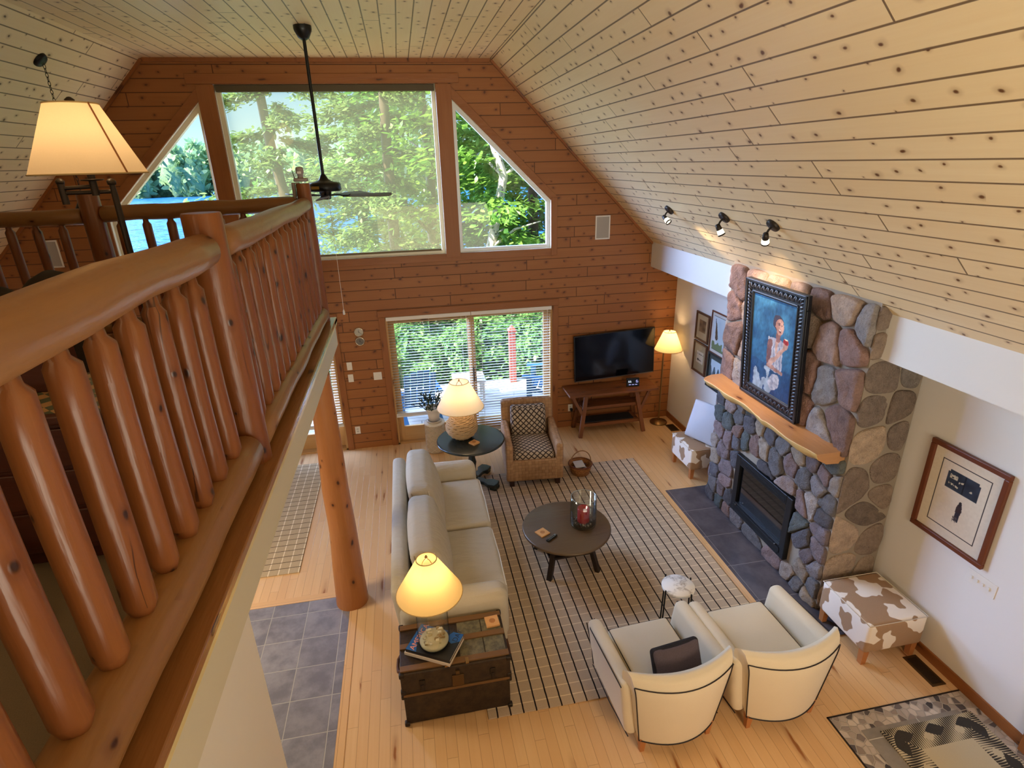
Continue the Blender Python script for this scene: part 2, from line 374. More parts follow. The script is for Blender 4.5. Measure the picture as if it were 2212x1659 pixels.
# slate tile: entry area and hearth
def tile_mat(name, c1, c2, grout, tw, th, ou=0., ov=0., rough=.45):
    t = NT(name); u, v = t.uv()
    fu = t.math('FRACT', t.math('DIVIDE', t.math('ADD', u, ou), tw)); fv = t.math('FRACT', t.math('DIVIDE', t.math('ADD', v, ov), th))
    cu = t.math('FLOOR', t.math('DIVIDE', t.math('ADD', u, ou), tw)); cv = t.math('FLOOR', t.math('DIVIDE', t.math('ADD', v, ov), th))
    rn = t.n('TexWhiteNoise', {'Vector': t.vec(cu, cv)}, noise_dimensions='2D').outputs[0]
    eu = t.math('MULTIPLY', t.math('MINIMUM', fu, t.math('SUBTRACT', 1., fu)), tw); ev = t.math('MULTIPLY', t.math('MINIMUM', fv, t.math('SUBTRACT', 1., fv)), th)
    gm = t.step(t.math('MINIMUM', eu, ev), .002, .005, 1., 0.)
    nz = t.noise(t.vec(u, v, t.math('MULTIPLY', rn, 5.)), 5., 5, .62); n2 = t.noise(t.vec(u, v, 0.), 22., 4, .6)
    base = t.mix(t.step(nz, .3, .7), c1, c2); base = t.mix(t.math('MULTIPLY', rn, .35), base, c2)
    t.P(Base_Color=t.mix(gm, base, grout), Roughness=rough)
    t.bump(t.math('SUBTRACT', t.math('MULTIPLY', t.math('ADD', nz, n2), .5), t.math('MULTIPLY', gm, .6)), .35, .01); return t.m
SLATE = tile_mat('slate_tile', srgb(146, 142, 148), srgb(110, 106, 114), srgb(170, 164, 158), .335, .335, .02, .10)
HEARTH = tile_mat('hearth_tile', srgb(92, 88, 96), srgb(64, 62, 70), srgb(128, 122, 124), .517, 3., .10, 1.)
s = MB(); s.box(-9.7, -4.972, YB, -3.285, -.02, .002); 
for k in range(len(s.uv)): s.uv[k] = [(s.v[i][0], s.v[i][1]) for i in s.f[k]]
struct(s.build('floor_tile', SLATE))
s = MB(); s.box(-1.034, -.3, -4.78, -2.19, -.02, .012)
for k in range(len(s.uv)): s.uv[k] = [(s.v[i][1], s.v[i][0]) for i in s.f[k]]
struct(s.build('hearth', HEARTH))
s = MB(); s.box(-1.10, -1.036, -4.78, -2.13, -.01, .006); s.box(-1.036, -.6, -2.188, -2.13, -.01, .006)
s.box(-4.970, -4.90, YB, -3.29, -.01, .004); s.box(-9.7, -4.90, -3.283, -3.20, -.01, .004)
struct(s.build('trim_floor', MAPLE))
# window and door casings, baseboards
def casing(name, boxes, m=TRIM, bevel=.004):
    b = MB()
    for q in boxes: b.box(*q)
    return struct(b.build(name, m, bevel=bevel))
casing('trim_1', [(DR[0]-.10, DR[1]+.10, -.022, 0, 2.052, 2.15), (DR[0]-.09, DR[0], -.02, 0, 0, 2.05), (DR[1], DR[1]+.09, -.02, 0, 0, 2.05)])
casing('trim_2', [(DL[0]-.10, DL[1]+.10, -.022, 0, 2.052, 2.15), (DL[0]-.09, DL[0], -.02, 0, 0, 2.05), (DL[1], DL[1]+.09, -.02, 0, 0, 2.05)])
b = MB(); b.box(-6.48, -3.24, -.022, 0, 5.04, 5.15)
for q in ((-6.377, -6.18), (-3.543, -3.343)): b.box(q[0], q[1], -.028, 0, 2.85, 5.03)
b.box(mir(-2.024), -2.024, -.020, 0, 2.80, 2.90)
b.box(-2.024, -1.935, -.024, 0, 2.80, 3.60); b.box(mir(-1.935), mir(-2.024), -.024, 0, 2.80, 3.60)
for sg in (1, -1):
    T = (lambda x: x) if sg > 0 else mir
    a1, a2 = (T(-3.52), 5.035), (T(-2.0), 3.54); n = ((a1[1]-a2[1])*sg, (a2[0]-a1[0])*sg); L = sqrt(n[0]**2+n[1]**2); n = (abs(n[0])/L*sg*.10, abs(n[1])/L*.10)
    pl = [a1, a2, (a2[0]+n[0], a2[1]+n[1]), (a1[0]+n[0], a1[1]+n[1])]
    if sg < 0: pl = pl[::-1]
    b.prism(pl, .017, frame_M((0, 0, 0), (1, 0, 0), (0, 0, 1)))
struct(b.build('trim_3', TRIM, bevel=.004))
b = MB(); b.box(XFR-.02, mir(XFR)+.02, -.03, 0, ZT-.045, ZT); 
for sg in (1, -1):
    T = (lambda x: x) if sg > 0 else mir
    b.bar((T(XFR), -.012, ZT-.02), (T(XS), -.012, ZST-.02), .03, .045, upv=(0, 1, 0))
struct(b.build('trim_4', TRIM))
casing('baseboard_back', [(DR[1]+.09, 0, -.016, 0, 0, .10), (-9.72, DL[0]-.09, -.016, 0, 0, .1)])
casing('baseboard_right', [(-.016, 0, -2.40, 0, 0, .10), (-.016, 0, -5.97, -4.45, 0, .10)])
casing('trim_5', [(-.05, 0, -6.10, -5.97, 0, 2.12)])
# ---------------------------------------------------------------- windows
CREAM = plain('cream_vinyl', srgb(238, 226, 196), .4); VINYL = plain('white_vinyl', srgb(236, 238, 240), .4)
def window(name, poly, mats, fw_=.055, y0=.03, y1=.13):
    root = thing(name, loc=(0, 0, 0), label=None, cat=None); struct(root)
    n = len(poly); cx = sum(p[0] for p in poly)/n; cz = sum(p[1] for p in poly)/n
    inn = []
    for i in range(n):              # inset polygon
        p, q, r = V(poly[i-1]+(0,)), V(poly[i]+(0,)), V(poly[(i+1) % n]+(0,))
        e1, e2 = (q-p).normalized(), (r-q).normalized(); n1, n2 = V((-e1.y, e1.x, 0)), V((-e2.y, e2.x, 0))
        bis = (n1+n2); bis = bis/bis.dot(n1); inn.append((q.x+bis.x*fw_, q.y+bis.y*fw_))
    M = frame_M((0, 0, 0), (1, 0, 0), (0, 0, 1))
    fr = MB(); jb = MB()
    for i in range(n):
        j = (i+1) % n
        fr.prism([poly[i], poly[j], inn[j], inn[i]], y1-.06, MX.Translation((0, y1, 0)) @ M)
        jb.add([(poly[i][0], 0, poly[i][1]), (poly[j][0], 0, poly[j][1]), (poly[j][0], y1, poly[j][1]), (poly[i][0], y1, poly[i][1])], [(0, 1, 2, 3)])
    fr.build('window_frame', mats[0], root); jb.build('jamb', mats[1], root)
    p = MB(); p.poly(inn, (0, y1-.03, 0), (1, 0, 0), (0, 0, 1)); p.build('pane', PANE, root)
    return root
window('window_1', [(-6.18, 2.903), (-3.543, 2.903), (-3.543, 5.035), (-6.18, 5.035)], (CREAM, CREAM), .05)
window('window_2', WR, (VINYL, CREAM), .05)
window('window_3', [(mir(x), z) for x, z in WR][::-1], (CREAM, CREAM), .05)
# solar screen on the large window
def screen_mat():
    t = NT('solar_screen'); t.t.nodes.remove(t.b)
    a = t.n('BsdfTransparent', {0: (1, .95, .74, 1)}); d = t.n('BsdfTranslucent', {0: (.70, .52, .20, 1)}); d2 = t.n('BsdfDiffuse', {0: (.5, .38, .16, 1)})
    m1 = t.n('MixShader', {0: .4}); t.set(m1.inputs[1], d.outputs[0]); t.set(m1.inputs[2], d2.outputs[0])
    m2 = t.n('MixShader', {0: .26}); t.set(m2.inputs[1], a.outputs[0]); t.set(m2.inputs[2], m1.outputs[0])
    t.set(t.out.inputs[0], m2.outputs[0]); return t.m
sh = thing('roller_shade', 'sheer tan solar roller shade drawn down over the large upper window', 'window shade', (-4.86, .03, 5.0))
b = MB(); b.box(-6.165, -3.558, .005, .075, 4.955, 5.03); b.build('cassette', plain('shade_cassette', srgb(86, 74, 52), .6), sh, bevel=.004)
b = MB(); b.add([(-6.10, .04, 2.97), (-3.60, .04, 2.97), (-3.60, .04, 4.96), (-6.10, .04, 4.96)], [(0, 1, 2, 3)]); b.build('screen', screen_mat(), sh)
b = MB(); b.box(-6.10, -3.60, .03, .05, 2.945, 2.972); b.build('hem_bar', plain('hem_bar', srgb(120, 104, 72), .6), sh)
# sliding doors
DOORW = wood('door_pine', srgb(206, 164, 108), srgb(180, 134, 80), srgb(110, 70, 36), knots=.1, tint=.2, rough=.4)
def slider(name, x0, x1):
    root = struct(thing(name, None, None)); xm = (x0+x1)/2
    b = MB(); b.box(x0, x0+.03, .0, .16, 0, 2.05); b.box(x1-.03, x1, 0, .16, 0, 2.05); b.box(x0, x1, 0, .16, 2.02, 2.05); b.box(x0, x1, 0, .16, 0, .025); b.build('door_frame', DOORW, root)
    for k, (a, e, y) in enumerate(((x0+.03, xm+.05, .055), (xm-.05, x1-.03, .105))):
        b = MB(); st = .085
        b.box(a, a+st, y, y+.045, .03, 2.02); b.box(e-st, e, y, y+.045, .03, 2.02); b.box(a+st, e-st, y, y+.045, 1.93, 2.02); b.box(a+st, e-st, y, y+.045, .03, .27)
        p = b.build('door_panel', DOORW, root, bevel=.003)
        q = MB(); q.poly([(a+st, .27), (e-st, .27), (e-st, 1.93), (a+st, 1.93)], (0, y+.022, 0), (1, 0, 0), (0, 0, 1)); q.build('pane', PANE, p)
        if k == 0:
            h = MB(); h.tube([(e-.045, y-.005, .93), (e-.045, y-.035, .96), (e-.045, y-.035, 1.12), (e-.045, y-.005, 1.15)], .009, 8); h.build('door_handle', BRONZE, p)
slider('door_1', *DR); slider('door_2', *DL)
SLAT = plain('blind_slat', srgb(226, 222, 212), .55)
def blind(x0, x1, ztop, zbot, label, spread=None, tilt=-.13, wand=True):
    root = thing('window_blind', label, 'blind', ((x0+x1)/2, .02, ztop), group='blinds on the sliding doors')
    b = MB(); b.box(x0, x1, -.010, .045, ztop-.055, ztop); b.build('headrail', WHITE, root, bevel=.003)
    z = ztop-.085; b = MB(); pitch = .043; nst = 0
    while z > zbot+.05:
        b.box(x0+.008, x1-.008, -.0235, .0235, -.0013, .0013, 0, 0, MX.Translation((0, .018, z)) @ MX.Rotation(tilt, 4, 'X')); z -= pitch
    b.build('slats', SLAT, root)
    b = MB()
    zz = zbot+.02
    if spread:
        for k in range(spread): b.box(x0+.008, x1-.008, -.006, .042, zbot+.025+k*.006, zbot+.0285+k*.006)
    b.box(x0+.006, x1-.006, -.007, .043, zbot, zbot+.022); b.build('bottom_rail', WHITE, root)
    n = 3
    for k in range(n):
        xx = x0+.14+(x1-x0-.28)*k/(n-1); b = MB()
        for yy in (-.007, .043): b.box(xx-.001, xx+.001, yy-.001, yy+.001, zbot, ztop-.05)
        b.build('ladder_cord', WHITE, root)
    if wand:
        b = MB(); b.tube([(x1-.07, -.02, ztop-.05), (x1-.068, -.022, ztop-.75)], .004, 6); b.build('wand', WHITE, root)
    return root
xm = (DR[0]+DR[1])/2
blind(DR[0]+.012, xm-.004, 2.045, .46, 'white slatted blind raised off the floor behind the potted plant, left panel of the door', 6)
blind(xm+.004, DR[1]-.012, 2.045, .06, 'white slatted blind lowered to the floor behind the woven armchair')
blind(DL[0]+.012, DL[1]-.012, 2.045, .40, 'white slatted blind on the glass door left of the log post under the loft', 4)
# ---------------------------------------------------------------- loft floor, its edge and the wall below
CARP = fabric('loft_carpet', srgb(146, 128, 106), srgb(112, 96, 78), 220)
b = MB(); b.box(-9.7, -4.88, -9.6, -2.46, 2.43, 2.655); struct(b.build('floor_loft', [WALLP]))
b = MB(); b.box(-9.7, -5.06, -9.6, -2.62, 2.655, 2.668); struct(b.build('floor_carpet', CARP))
FAS = plain('fascia_paint', srgb(214, 206, 184), .7)
b = MB(); b.box(-4.88, -4.858, -9.6, -2.47, 2.425, 2.645); b.box(-9.7, -4.858, -2.47, -2.45, 2.425, 2.645); struct(b.build('trim_fascia', FAS))
b = MB(); b.box(-5.075, -4.835, -9.6, -2.43, 2.660, 2.700, 1); b.box(-9.7, -4.835, -2.645, -2.43, 2.660, 2.699, 0)
struct(b.build('trim_loft_board', BOARD, bevel=.006))
b = MB(); b.box(-4.858, -4.838, -9.6, -2.432, 2.635, 2.662, 1); b.box(-9.7, -4.838, -2.452, -2.432, 2.635, 2.662, 0); struct(b.build('trim_loft_edge', plain('pale_edge', srgb(226, 206, 150), .3), bevel=.003))
b = MB(); b.box(-4.99, -4.862, -9.6, -6.155, 0, 2.429); struct(b.build('wall_stair', WALLP))
# rear wall of the house, closed
b = MB(); b.poly([(-9.72, 0), (0, 0), (0, 2.6), (-.4, 2.9), (-2.8, 5.33), (-6.92, 5.33), (-9.3, 2.9), (-9.72, 2.6)], (0, YB, 0), (1, 0, 0), (0, 0, 1)); struct(b.build('wall_front', WALLP))
# ================================================================ log railing round the loft
def wobble(a, b, n, amp, ph):
    a, b = V(a), V(b); d = (b-a).normalized(); x = d.orthogonal().normalized(); y = d.cross(x)
    return [a.lerp(b, i/(n-1))+x*amp*sin(ph+i*1.7)+y*amp*cos(ph*1.3+i*1.1) for i in range(n)]
def log(a, b, r0, r1, ph=0, n=9, amp=.006, ends=True, seg=14):
    mb = MB(); pts = wobble(a, b, n, amp, ph); rr = [(r0+(r1-r0)*i/(n-1))*(1+.035*sin(ph*2+i*1.9)) for i in range(n)]
    if ends:
        d = (pts[-1]-pts[0]).normalized()
        pts = [pts[0]-d*.014]+pts+[pts[-1]+d*.014]; rr = [rr[0]*.72]+rr+[rr[-1]*.72]
    mb.tube(pts, rr, seg); return mb
# posts
def post(name, label, x, y, r, z1, top=True):
    mb = MB(); mb.lathe([(r*1.02, 2.70), (r*1.01, 3.0), (r, 3.3), (r*.99, 3.6), (r*.98, z1-.012), (r*.93, z1)], 22, (x, y, 0), cap1=True)
    for k in range(len(mb.uv)):
        if mb.sm[k]: mb.uv[k] = [(q[1], q[0]) for q in mb.uv[k]]
    return one(mb, name, LOG, label, 'post', 'log posts of the loft railing')
post('log_post', 'thick round log post with flat cut top at the middle of the loft railing', -4.965, -5.345, .084, 3.915)
post('log_post', 'log post at the outer corner of the loft railing beside the ceiling fan', -4.945, -2.56, .062, 3.955)
post('log_post', 'log post of the far loft railing behind the big lampshade', -6.69, -2.54, .083, 3.93)
def railing(name, label, P0, P1, zt, zb, rt_, rb, n0, spacing, br, flat=True):
    # P0, P1: ends (x, y); top rail, bottom rail and the balusters between
    root = thing(name, label, 'railing', ((P0[0]+P1[0])/2, (P0[1]+P1[1])/2, 2.70), group='log railings of the loft')
    a, e = V((P0[0], P0[1], 0)), V((P1[0], P1[1], 0)); L = (e-a).length; d = (e-a)/L
    log(a+V((0, 0, zt[0])), e+V((0, 0, zt[1])), rt_[0], rt_[1], n0, 13, .004, seg=20).build('top_rail', LOGP, root)
    mb = log(a+V((0, 0, zb)), e+V((0, 0, zb)), rb, rb*.98, n0+3, 13, .003, seg=20)
    mb.build('bottom_rail', LOGP, root)
    t = n0*0+spacing*.55; k = 0
    while t < L-.06:
        p = a+d*t; j = random.Random(int(t*1000)+int(L*10))
        rr = br*(1+.12*j.uniform(-1, 1)); dx = j.uniform(-.006, .006)
        z0, z1 = zb+rb*.80, zt[0]+(zt[1]-zt[0])*t/L-rt_[0]*.80
        q = MB(); n = 8; pts = []; rad = []
        for i in range(n):
            f = i/(n-1); pts.append((p.x+dx*sin(f*2.2+t*9)+.002*sin(f*5+t), p.y+.004*sin(f*3+t*3), z0+.05+(z1-z0-.10)*f)); rad.append(rr*(1.03-.05*f+.02*sin(f*4+t*4)))
        pts = [(p.x, p.y, z0-.02), (p.x, p.y, z0+.012)]+pts+[(p.x, p.y, z1-.028), (p.x, p.y, z1+.03)]; rad = [rr*.5, rr*.72]+rad+[rr*.62, rr*.5]
        q.tube(pts, rad, 12); q.build('baluster', LOG, root); t += spacing; k += 1
    return root
railing('log_railing', 'long log railing in front, nearest the viewer, with a thick top rail', (-4.968, -8.05), (-4.962, -5.445), (3.775, 3.765), 2.800, (.092, .072), .085, 0, .19, .043)
railing('log_railing', 'log railing between the two posts along the open side of the loft', (-4.955, -5.265), (-4.945, -2.645), (3.765, 3.775), 2.785, (.072, .060), .070, 2, .19, .042)
railing('log_railing', 'far log railing between the corner post and the post behind the lampshade', (-6.60, -2.54), (-5.02, -2.56), (3.76, 3.785), 2.785, (.066, .062), .065, 4, .20, .036)
railing('log_railing', 'far log railing left of the lampshade in front of the white wall speaker', (-9.66, -2.54), (-6.78, -2.54), (3.74, 3.745), 2.785, (.066, .064), .065, 5, .20, .036)
# log post that carries the loft
mb = MB(); pts = [(-4.955, -3.36, 0), (-4.953, -3.36, .10), (-4.95, -3.355, .45), (-4.94, -3.35, .85), (-4.950, -3.345, 1.3), (-4.94, -3.34, 1.8), (-4.938, -3.34, 2.43)]
mb.tube(pts, [.157, .154, .142, .126, .120, .108, .096], 24)
one(mb, 'log_column', COLM, 'stout flared log column standing on the floor under the loft edge', 'column')
# ================================================================ stone chimney
from mathutils import noise as mnoise
STONE = NT('field_stone'); q = STONE.n('Attribute', attribute_name='Col'); n1 = STONE.noise(STONE.obj(), 14, 5, .7); n2 = STONE.noise(STONE.obj(), 70, 4, .7)
STONE.P(Base_Color=STONE.mix(1., q.outputs['Color'], STONE.ramp(STONE.math('ADD', STONE.math('MULTIPLY', n1, .65), STONE.math('MULTIPLY', n2, .4)), [(.30, (.62, .58, .58, 1)), (.55, (1.15, 1.12, 1.10, 1)), (.75, (1.5, 1.46, 1.4, 1))]), 'MULTIPLY'), Roughness=.88, Specular_IOR_Level=.25)
STONE.bump(STONE.math('ADD', n1, STONE.math('MULTIPLY', n2, .5)), 1., .035); STONE = STONE.m
MORTAR = plain('mortar', srgb(150, 136, 120), .95, bump=.6, bs=60)
def vor(W_, H_, seeds, aniso=1.0):
    cells = []
    for i, (sx_, sy_) in enumerate(seeds):
        poly = [(0, 0), (W_, 0), (W_, H_), (0, H_)]
        near = sorted((j for j in range(len(seeds)) if j != i), key=lambda j: (seeds[j][0]-sx_)**2+(seeds[j][1]-sy_)**2)[:22]
        for j in near:
            tx, ty = seeds[j]; mx_, my_ = (sx_+tx)/2, (sy_+ty)/2; nx, ny = tx-sx_, ty-sy_
            out = []
            for k in range(len(poly)):
                p, q = poly[k-1], poly[k]; a = (p[0]-mx_)*nx+(p[1]-my_)*ny; b = (q[0]-mx_)*nx+(q[1]-my_)*ny
                if (a <= 0) != (b <= 0):
                    t = a/(a-b); out.append((p[0]+(q[0]-p[0])*t, p[1]+(q[1]-p[1])*t))
                if b <= 0: out.append(q)
            poly = out
            if len(poly) < 3: break
        cells.append(poly)
    return cells
def cent(poly):
    A = cx = cz = 0
    for k in range(len(poly)):
        p, q = poly[k-1], poly[k]; w_ = p[0]*q[1]-q[0]*p[1]; A += w_; cx += (p[0]+q[0])*w_; cz += (p[1]+q[1])*w_
    A = A/2 if abs(A) > 1e-9 else 1e-9
    return (cx/(6*A), cz/(6*A)), abs(A)
def stones(mb, colv, M, W_, H_, nx, ny, gap, h, cols, rnd, hole=None, rough=.012, rd_=.14):
    seeds = [((i+.5+rnd.uniform(-.42, .42)+(.5 if j % 2 else 0)*.6)*W_/nx, (j+.5+rnd.uniform(-.42, .42))*H_/ny) for j in range(ny) for i in range(nx)]
    seeds = [(min(max(a, .02), W_-.02), b) for a, b in seeds]
    if hole: 
        m = .045
        seeds = [q for q in seeds if not (hole[0]-m < q[0] < hole[1]+m and hole[2]-m < q[1] < hole[3]+m)]
        st = .17; nhx = int((hole[1]-hole[0])/st); nhy = int((hole[3]-hole[2])/st)
        for k in range(nhx+1):      # mirrored seeds keep the edges on the opening
            a = hole[0]+(hole[1]-hole[0])*k/nhx+rnd.uniform(-.03, .03)
    cells = vor(W_, H_, seeds)
    for it in range(1):
        seeds = [cent(c)[0] if len(c) > 2 else s for c, s in zip(cells, seeds)]; seeds = [(a+rnd.uniform(-.03, .03), b+rnd.uniform(-.03, .03)) for a, b in seeds]
        cells = vor(W_, H_, seeds)
    for poly in cells:
        if len(poly) < 3: continue
        if hole:            # cut the stone back from the firebox
            (qx, qy), _ = cent(poly)
            cand = [((hole[0]-qx), 0), ((qx-hole[1]), 1), ((hole[2]-qy), 2), ((qy-hole[3]), 3)]
            dmax, side = max(cand)
            if dmax < -.03: continue
            out = []
            fn = [lambda p: p[0]-hole[0], lambda p: hole[1]-p[0], lambda p: p[1]-hole[2], lambda p: hole[3]-p[1]][side]
            for k in range(len(poly)):
                p, q = poly[k-1], poly[k]; a, b = fn(p), fn(q)
                if (a <= 0) != (b <= 0): t = a/(a-b); out.append((p[0]+(q[0]-p[0])*t, p[1]+(q[1]-p[1])*t))
                if b <= 0: out.append(q)
            poly = out
            if len(poly) < 3: continue
        (qx, qy), A = cent(poly)
        if A < .0016: continue
        # shrink by the mortar gap, then round the corners
        rr = sqrt(A/pi); sc = max(.5, 1-gap/rr)
        pts = [(qx+(p[0]-qx)*sc, qy+(p[1]-qy)*sc) for p in poly]
        for it in range(3):
            rd = (rd_, .25, .25)[it]; o = []
            for k in range(len(pts)):
                p, q = pts[k], pts[(k+1) % len(pts)]; o += [(p[0]*(1-rd)+q[0]*rd, p[1]*(1-rd)+q[1]*rd), (p[0]*rd+q[0]*(1-rd), p[1]*rd+q[1]*(1-rd))]
            pts = o
        n = len(pts); ph = rnd.random()*9; hh = h*rnd.uniform(.75, 1.25); tiltx, tilty = rnd.uniform(-.10, .10), rnd.uniform(-.10, .10)
        base = rnd.choice(cols); br = rnd.uniform(.82, 1.15); base = [min(1, q*br) for q in base[:3]]
        vs = []; rings = [(1.0, -.01), (1.0, .40), (.955, .78), (.86, .96), (.66, 1.0), (.42, 1.02), (.2, 1.02)]
        for s_, z_ in rings:
            for k, p in enumerate(pts):
                x, y = qx+(p[0]-qx)*s_, qy+(p[1]-qy)*s_
                nz = rough*2.2*(mnoise.fractal(V((x*11+ph*3, y*11, ph)), .9, 2.1, 4)+.35*mnoise.noise(V((x*48, y*48, ph))))*(1 if z_ > .3 else 0)
                vs.append((x, y, hh*z_+nz+((x-qx)*tiltx+(y-qy)*tilty)*z_))
        vs.append((qx, qy, hh*1.02)); fs = []
        for r_ in range(len(rings)-1):
            for k in range(n): k2 = (k+1) % n; fs.append((r_*n+k, r_*n+k2, (r_+1)*n+k2, (r_+1)*n+k))
        e_ = (len(rings)-1)*n
        for k in range(n): fs.append((e_+k, e_+(k+1) % n, e_+n))
        mb.add(vs, fs, None, 0, True, M)
        for x, y, z in vs:
            q = .92+.16*(.5+.5*sin(x*23+ph)*sin(y*29+ph*1.7)); colv.append([c_*q for c_ in base])
CF, CY0, CY1 = -.545, -4.455, -2.375
WARM = [srgb(172, 144, 132), srgb(160, 128, 118), srgb(178, 156, 140), srgb(146, 128, 122), srgb(156, 148, 144), srgb(186, 162, 144), srgb(140, 114, 106)]
COOL = [srgb(134, 126, 126), srgb(122, 108, 108), srgb(146, 128, 122), srgb(112, 108, 108), srgb(136, 116, 114), srgb(160, 144, 128), srgb(96, 100, 98), srgb(140, 114, 106), srgb(160, 148, 140), srgb(104, 100, 104), srgb(84, 80, 82)]
SIDE = [srgb(166, 146, 130), srgb(138, 122, 110), srgb(178, 158, 140), srgb(140, 132, 126), srgb(190, 168, 146), srgb(130, 116, 106)]
ch = thing('stone_fireplace', 'tall field stone chimney breast with fireplace on the white wall', 'fireplace', (-.28, -3.41, 0))
b = MB(); b.box(XS-.001, -.004, CY0, CY1, 0, ZSB-.004)
cz = lambda x: ZT+SL*(x-XFR)-.006
b.add([(CF, CY0, 0), (XS, CY0, 0), (XS, CY0, cz(XS)), (CF, CY0, cz(CF)), (CF, CY1, 0), (XS, CY1, 0), (XS, CY1, cz(XS)), (CF, CY1, cz(CF))], [(0, 1, 2, 3), (7, 6, 5, 4), (0, 3, 7, 4), (1, 5, 6, 2), (3, 2, 6, 7)])
b.build('mortar_core', MORTAR, ch)
rnd = random.Random(11); b = MB(); cv = []
Mf = lambda z0: frame_M((CF, CY1, z0), (0, -1, 0), (0, 0, 1))
FBY0, FBY1, FBZ0, FBZ1 = -3.965, -2.975, .205, .925
stones(b, cv, Mf(0), CY1-CY0, 1.62, 11, 9, .007, .040, COOL, rnd, hole=(CY1-FBY1, CY1-FBY0, FBZ0, FBZ1), rough=.006)
stones(b, cv, Mf(1.63), CY1-CY0, 1.365, 7, 4, .009, .05, WARM, rnd, rough=.009)
b.build('stone_facing', STONE, ch, col=cv)
for o_, w_, nm in (((-.005, CY0, 0), -CF+.02, 0),):
    b = MB(); cv = []
    stones(b, cv, frame_M((CF-.02, CY0, 0), (1, 0, 0), (0, 0, 1)), .56, 2.53, 2, 8, .010, .016, SIDE, rnd, rough=.003, rd_=.22)
    stones(b, cv, frame_M((CF-.02, CY0, 2.53), (1, 0, 0), (0, 0, 1)), .12, .46, 1, 2, .008, .02, SIDE, rnd, rough=.003)
    b.build('side_facing', STONE, ch, col=cv)
b = MB(); cv = []
stones(b, cv, frame_M((0, CY1, 0), (-1, 0, 0), (0, 0, 1)), .56, 2.53, 3, 11, .014, .03, COOL, rnd, rough=.004)
b.build('side_facing', STONE, ch, col=cv)
# firebox
FB = plain('firebox_black', srgb(26, 27, 30), .38, .3); FBG = plain('firebox_glass', srgb(14, 15, 18), .06, 0, .6)
y0, y1, z0, z1 = FBY0, FBY1, FBZ0, FBZ1; x = CF-.055
fb = thing('gas_fireplace_insert', 'black framed glass fronted fireplace insert low in the stone chimney', 'fireplace insert', (CF-.03, (y0+y1)/2, z0))
b = MB(); w_ = .085
b.box(x, CF+.03, y0, y0+w_, z0, z1); b.box(x, CF+.03, y1-w_, y1, z0, z1); b.box(x, CF+.03, y0+w_, y1-w_, z1-.11, z1); b.box(x, CF+.03, y0+w_, y1-w_, z0, z0+.13)
b.build('surround', FB, fb, bevel=.006)
b = MB(); b.box(x+.03, CF+.02, y0+w_, y1-w_, z0+.13, z1-.11); b.build('glass_front', FBG, fb)
b = MB()
for k in range(4): b.box(x-.004, x+.01, y0+w_+.02, y1-w_-.02, z1-.035-k*.016, z1-.027-k*.016)
b.build('top_louver', BLACK, fb)
b = MB(); b.box(x-.006, x+.02, y0+w_-.02, y1-w_+.02, z0+.045, z0+.10); b.box(x-.014, x, y0+w_-.02, y1-w_+.02, z0+.098, z0+.108); b.build('lower_rail', BLACK, fb, bevel=.003)
for yy in (y0+w_+.04, y1-w_-.04):
    b = MB(); b.tube([(x-.004, yy, z0+.118), (x-.022, yy, z0+.118)], .008, 8); b.build('latch_knob', plain('steel_knob', srgb(200, 200, 204), .25, 1.), fb)
# live edge mantel slab
MANT = wood('mantel_cedar', srgb(196, 146, 98), srgb(166, 114, 70), srgb(96, 48, 22), knots=.25, ku=.35, kv=.14, rough=.35, tint=0)
EDGE = plain('mantel_edge', srgb(206, 168, 104), .45, bump=.5, bs=30)
mt = thing('mantel_shelf', 'live edge cedar plank mantel shelf with wavy front on the chimney', 'mantel', (-.7, -3.42, 1.70))
b = MB(); N = 60; ya, yb = -2.44, -4.415; vs = []; fs = []; uv = []; mi = []
def mfront(t):
    return -.845-.018*sin(t*9.5+.6)-.010*sin(t*23+1)-.012*(abs(t-.62) < .02)-.030*(t > .0)*(1-abs(2*t-1.1))*0 + (.16*(1-t/.07)**2 if t < .07 else 0)
sec = []
for i in range(N+1):
    t = i/N; y = ya+(yb-ya)*t; xf = mfront(t); th = .115+.014*sin(t*14+2)+.010*sin(t*31)
    bl = .055+.02*sin(t*17)+.015*sin(t*40)
    sec.append([(CF+.01, 1.70), (xf, 1.70), (xf-.004, 1.692), (xf+bl*.5, 1.70-th*.55), (xf+bl+.06, 1.70-th), (CF+.01, 1.70-th-.01)])
n = len(sec[0])
for i, q in enumerate(sec):
    for x_, z_ in q: vs.append((x_, ya+(yb-ya)*i/N, z_))
for i in range(N):
    for k in range(n):
        k2 = (k+1) % n; fs.append((i*n+k, i*n+k2, (i+1)*n+k2, (i+1)*n+k)); a = [(ya+(yb-ya)*i/N), (ya+(yb-ya)*(i+1)/N)]
        uv.append([(a[0], q_[0]+q_[1]) for q_ in (sec[i][k], sec[i][k2])]+[(a[1], q_[0]+q_[1]) for q_ in (sec[i+1][k2], sec[i+1][k])]); mi.append(1 if k in (1, 2, 3) else 0)
for f_, u_, m_ in zip(fs, uv, mi): pass
base = len(b.v); b.v += vs
for f_, u_, m_ in zip(fs, uv, mi): b.f.append(list(f_)); b.uv.append(u_); b.mi.append(m_); b.sm.append(m_ == 1)
for i, rev in ((0, 1), (N, 0)):
    f_ = [i*n+k for k in range(n)]; f_ = f_[::-1] if rev else f_; b.f.append(f_); b.uv.append([(vs[k][0], vs[k][2]) for k in f_]); b.mi.append(0); b.sm.append(False)
b.build('slab', [MANT, EDGE], mt)
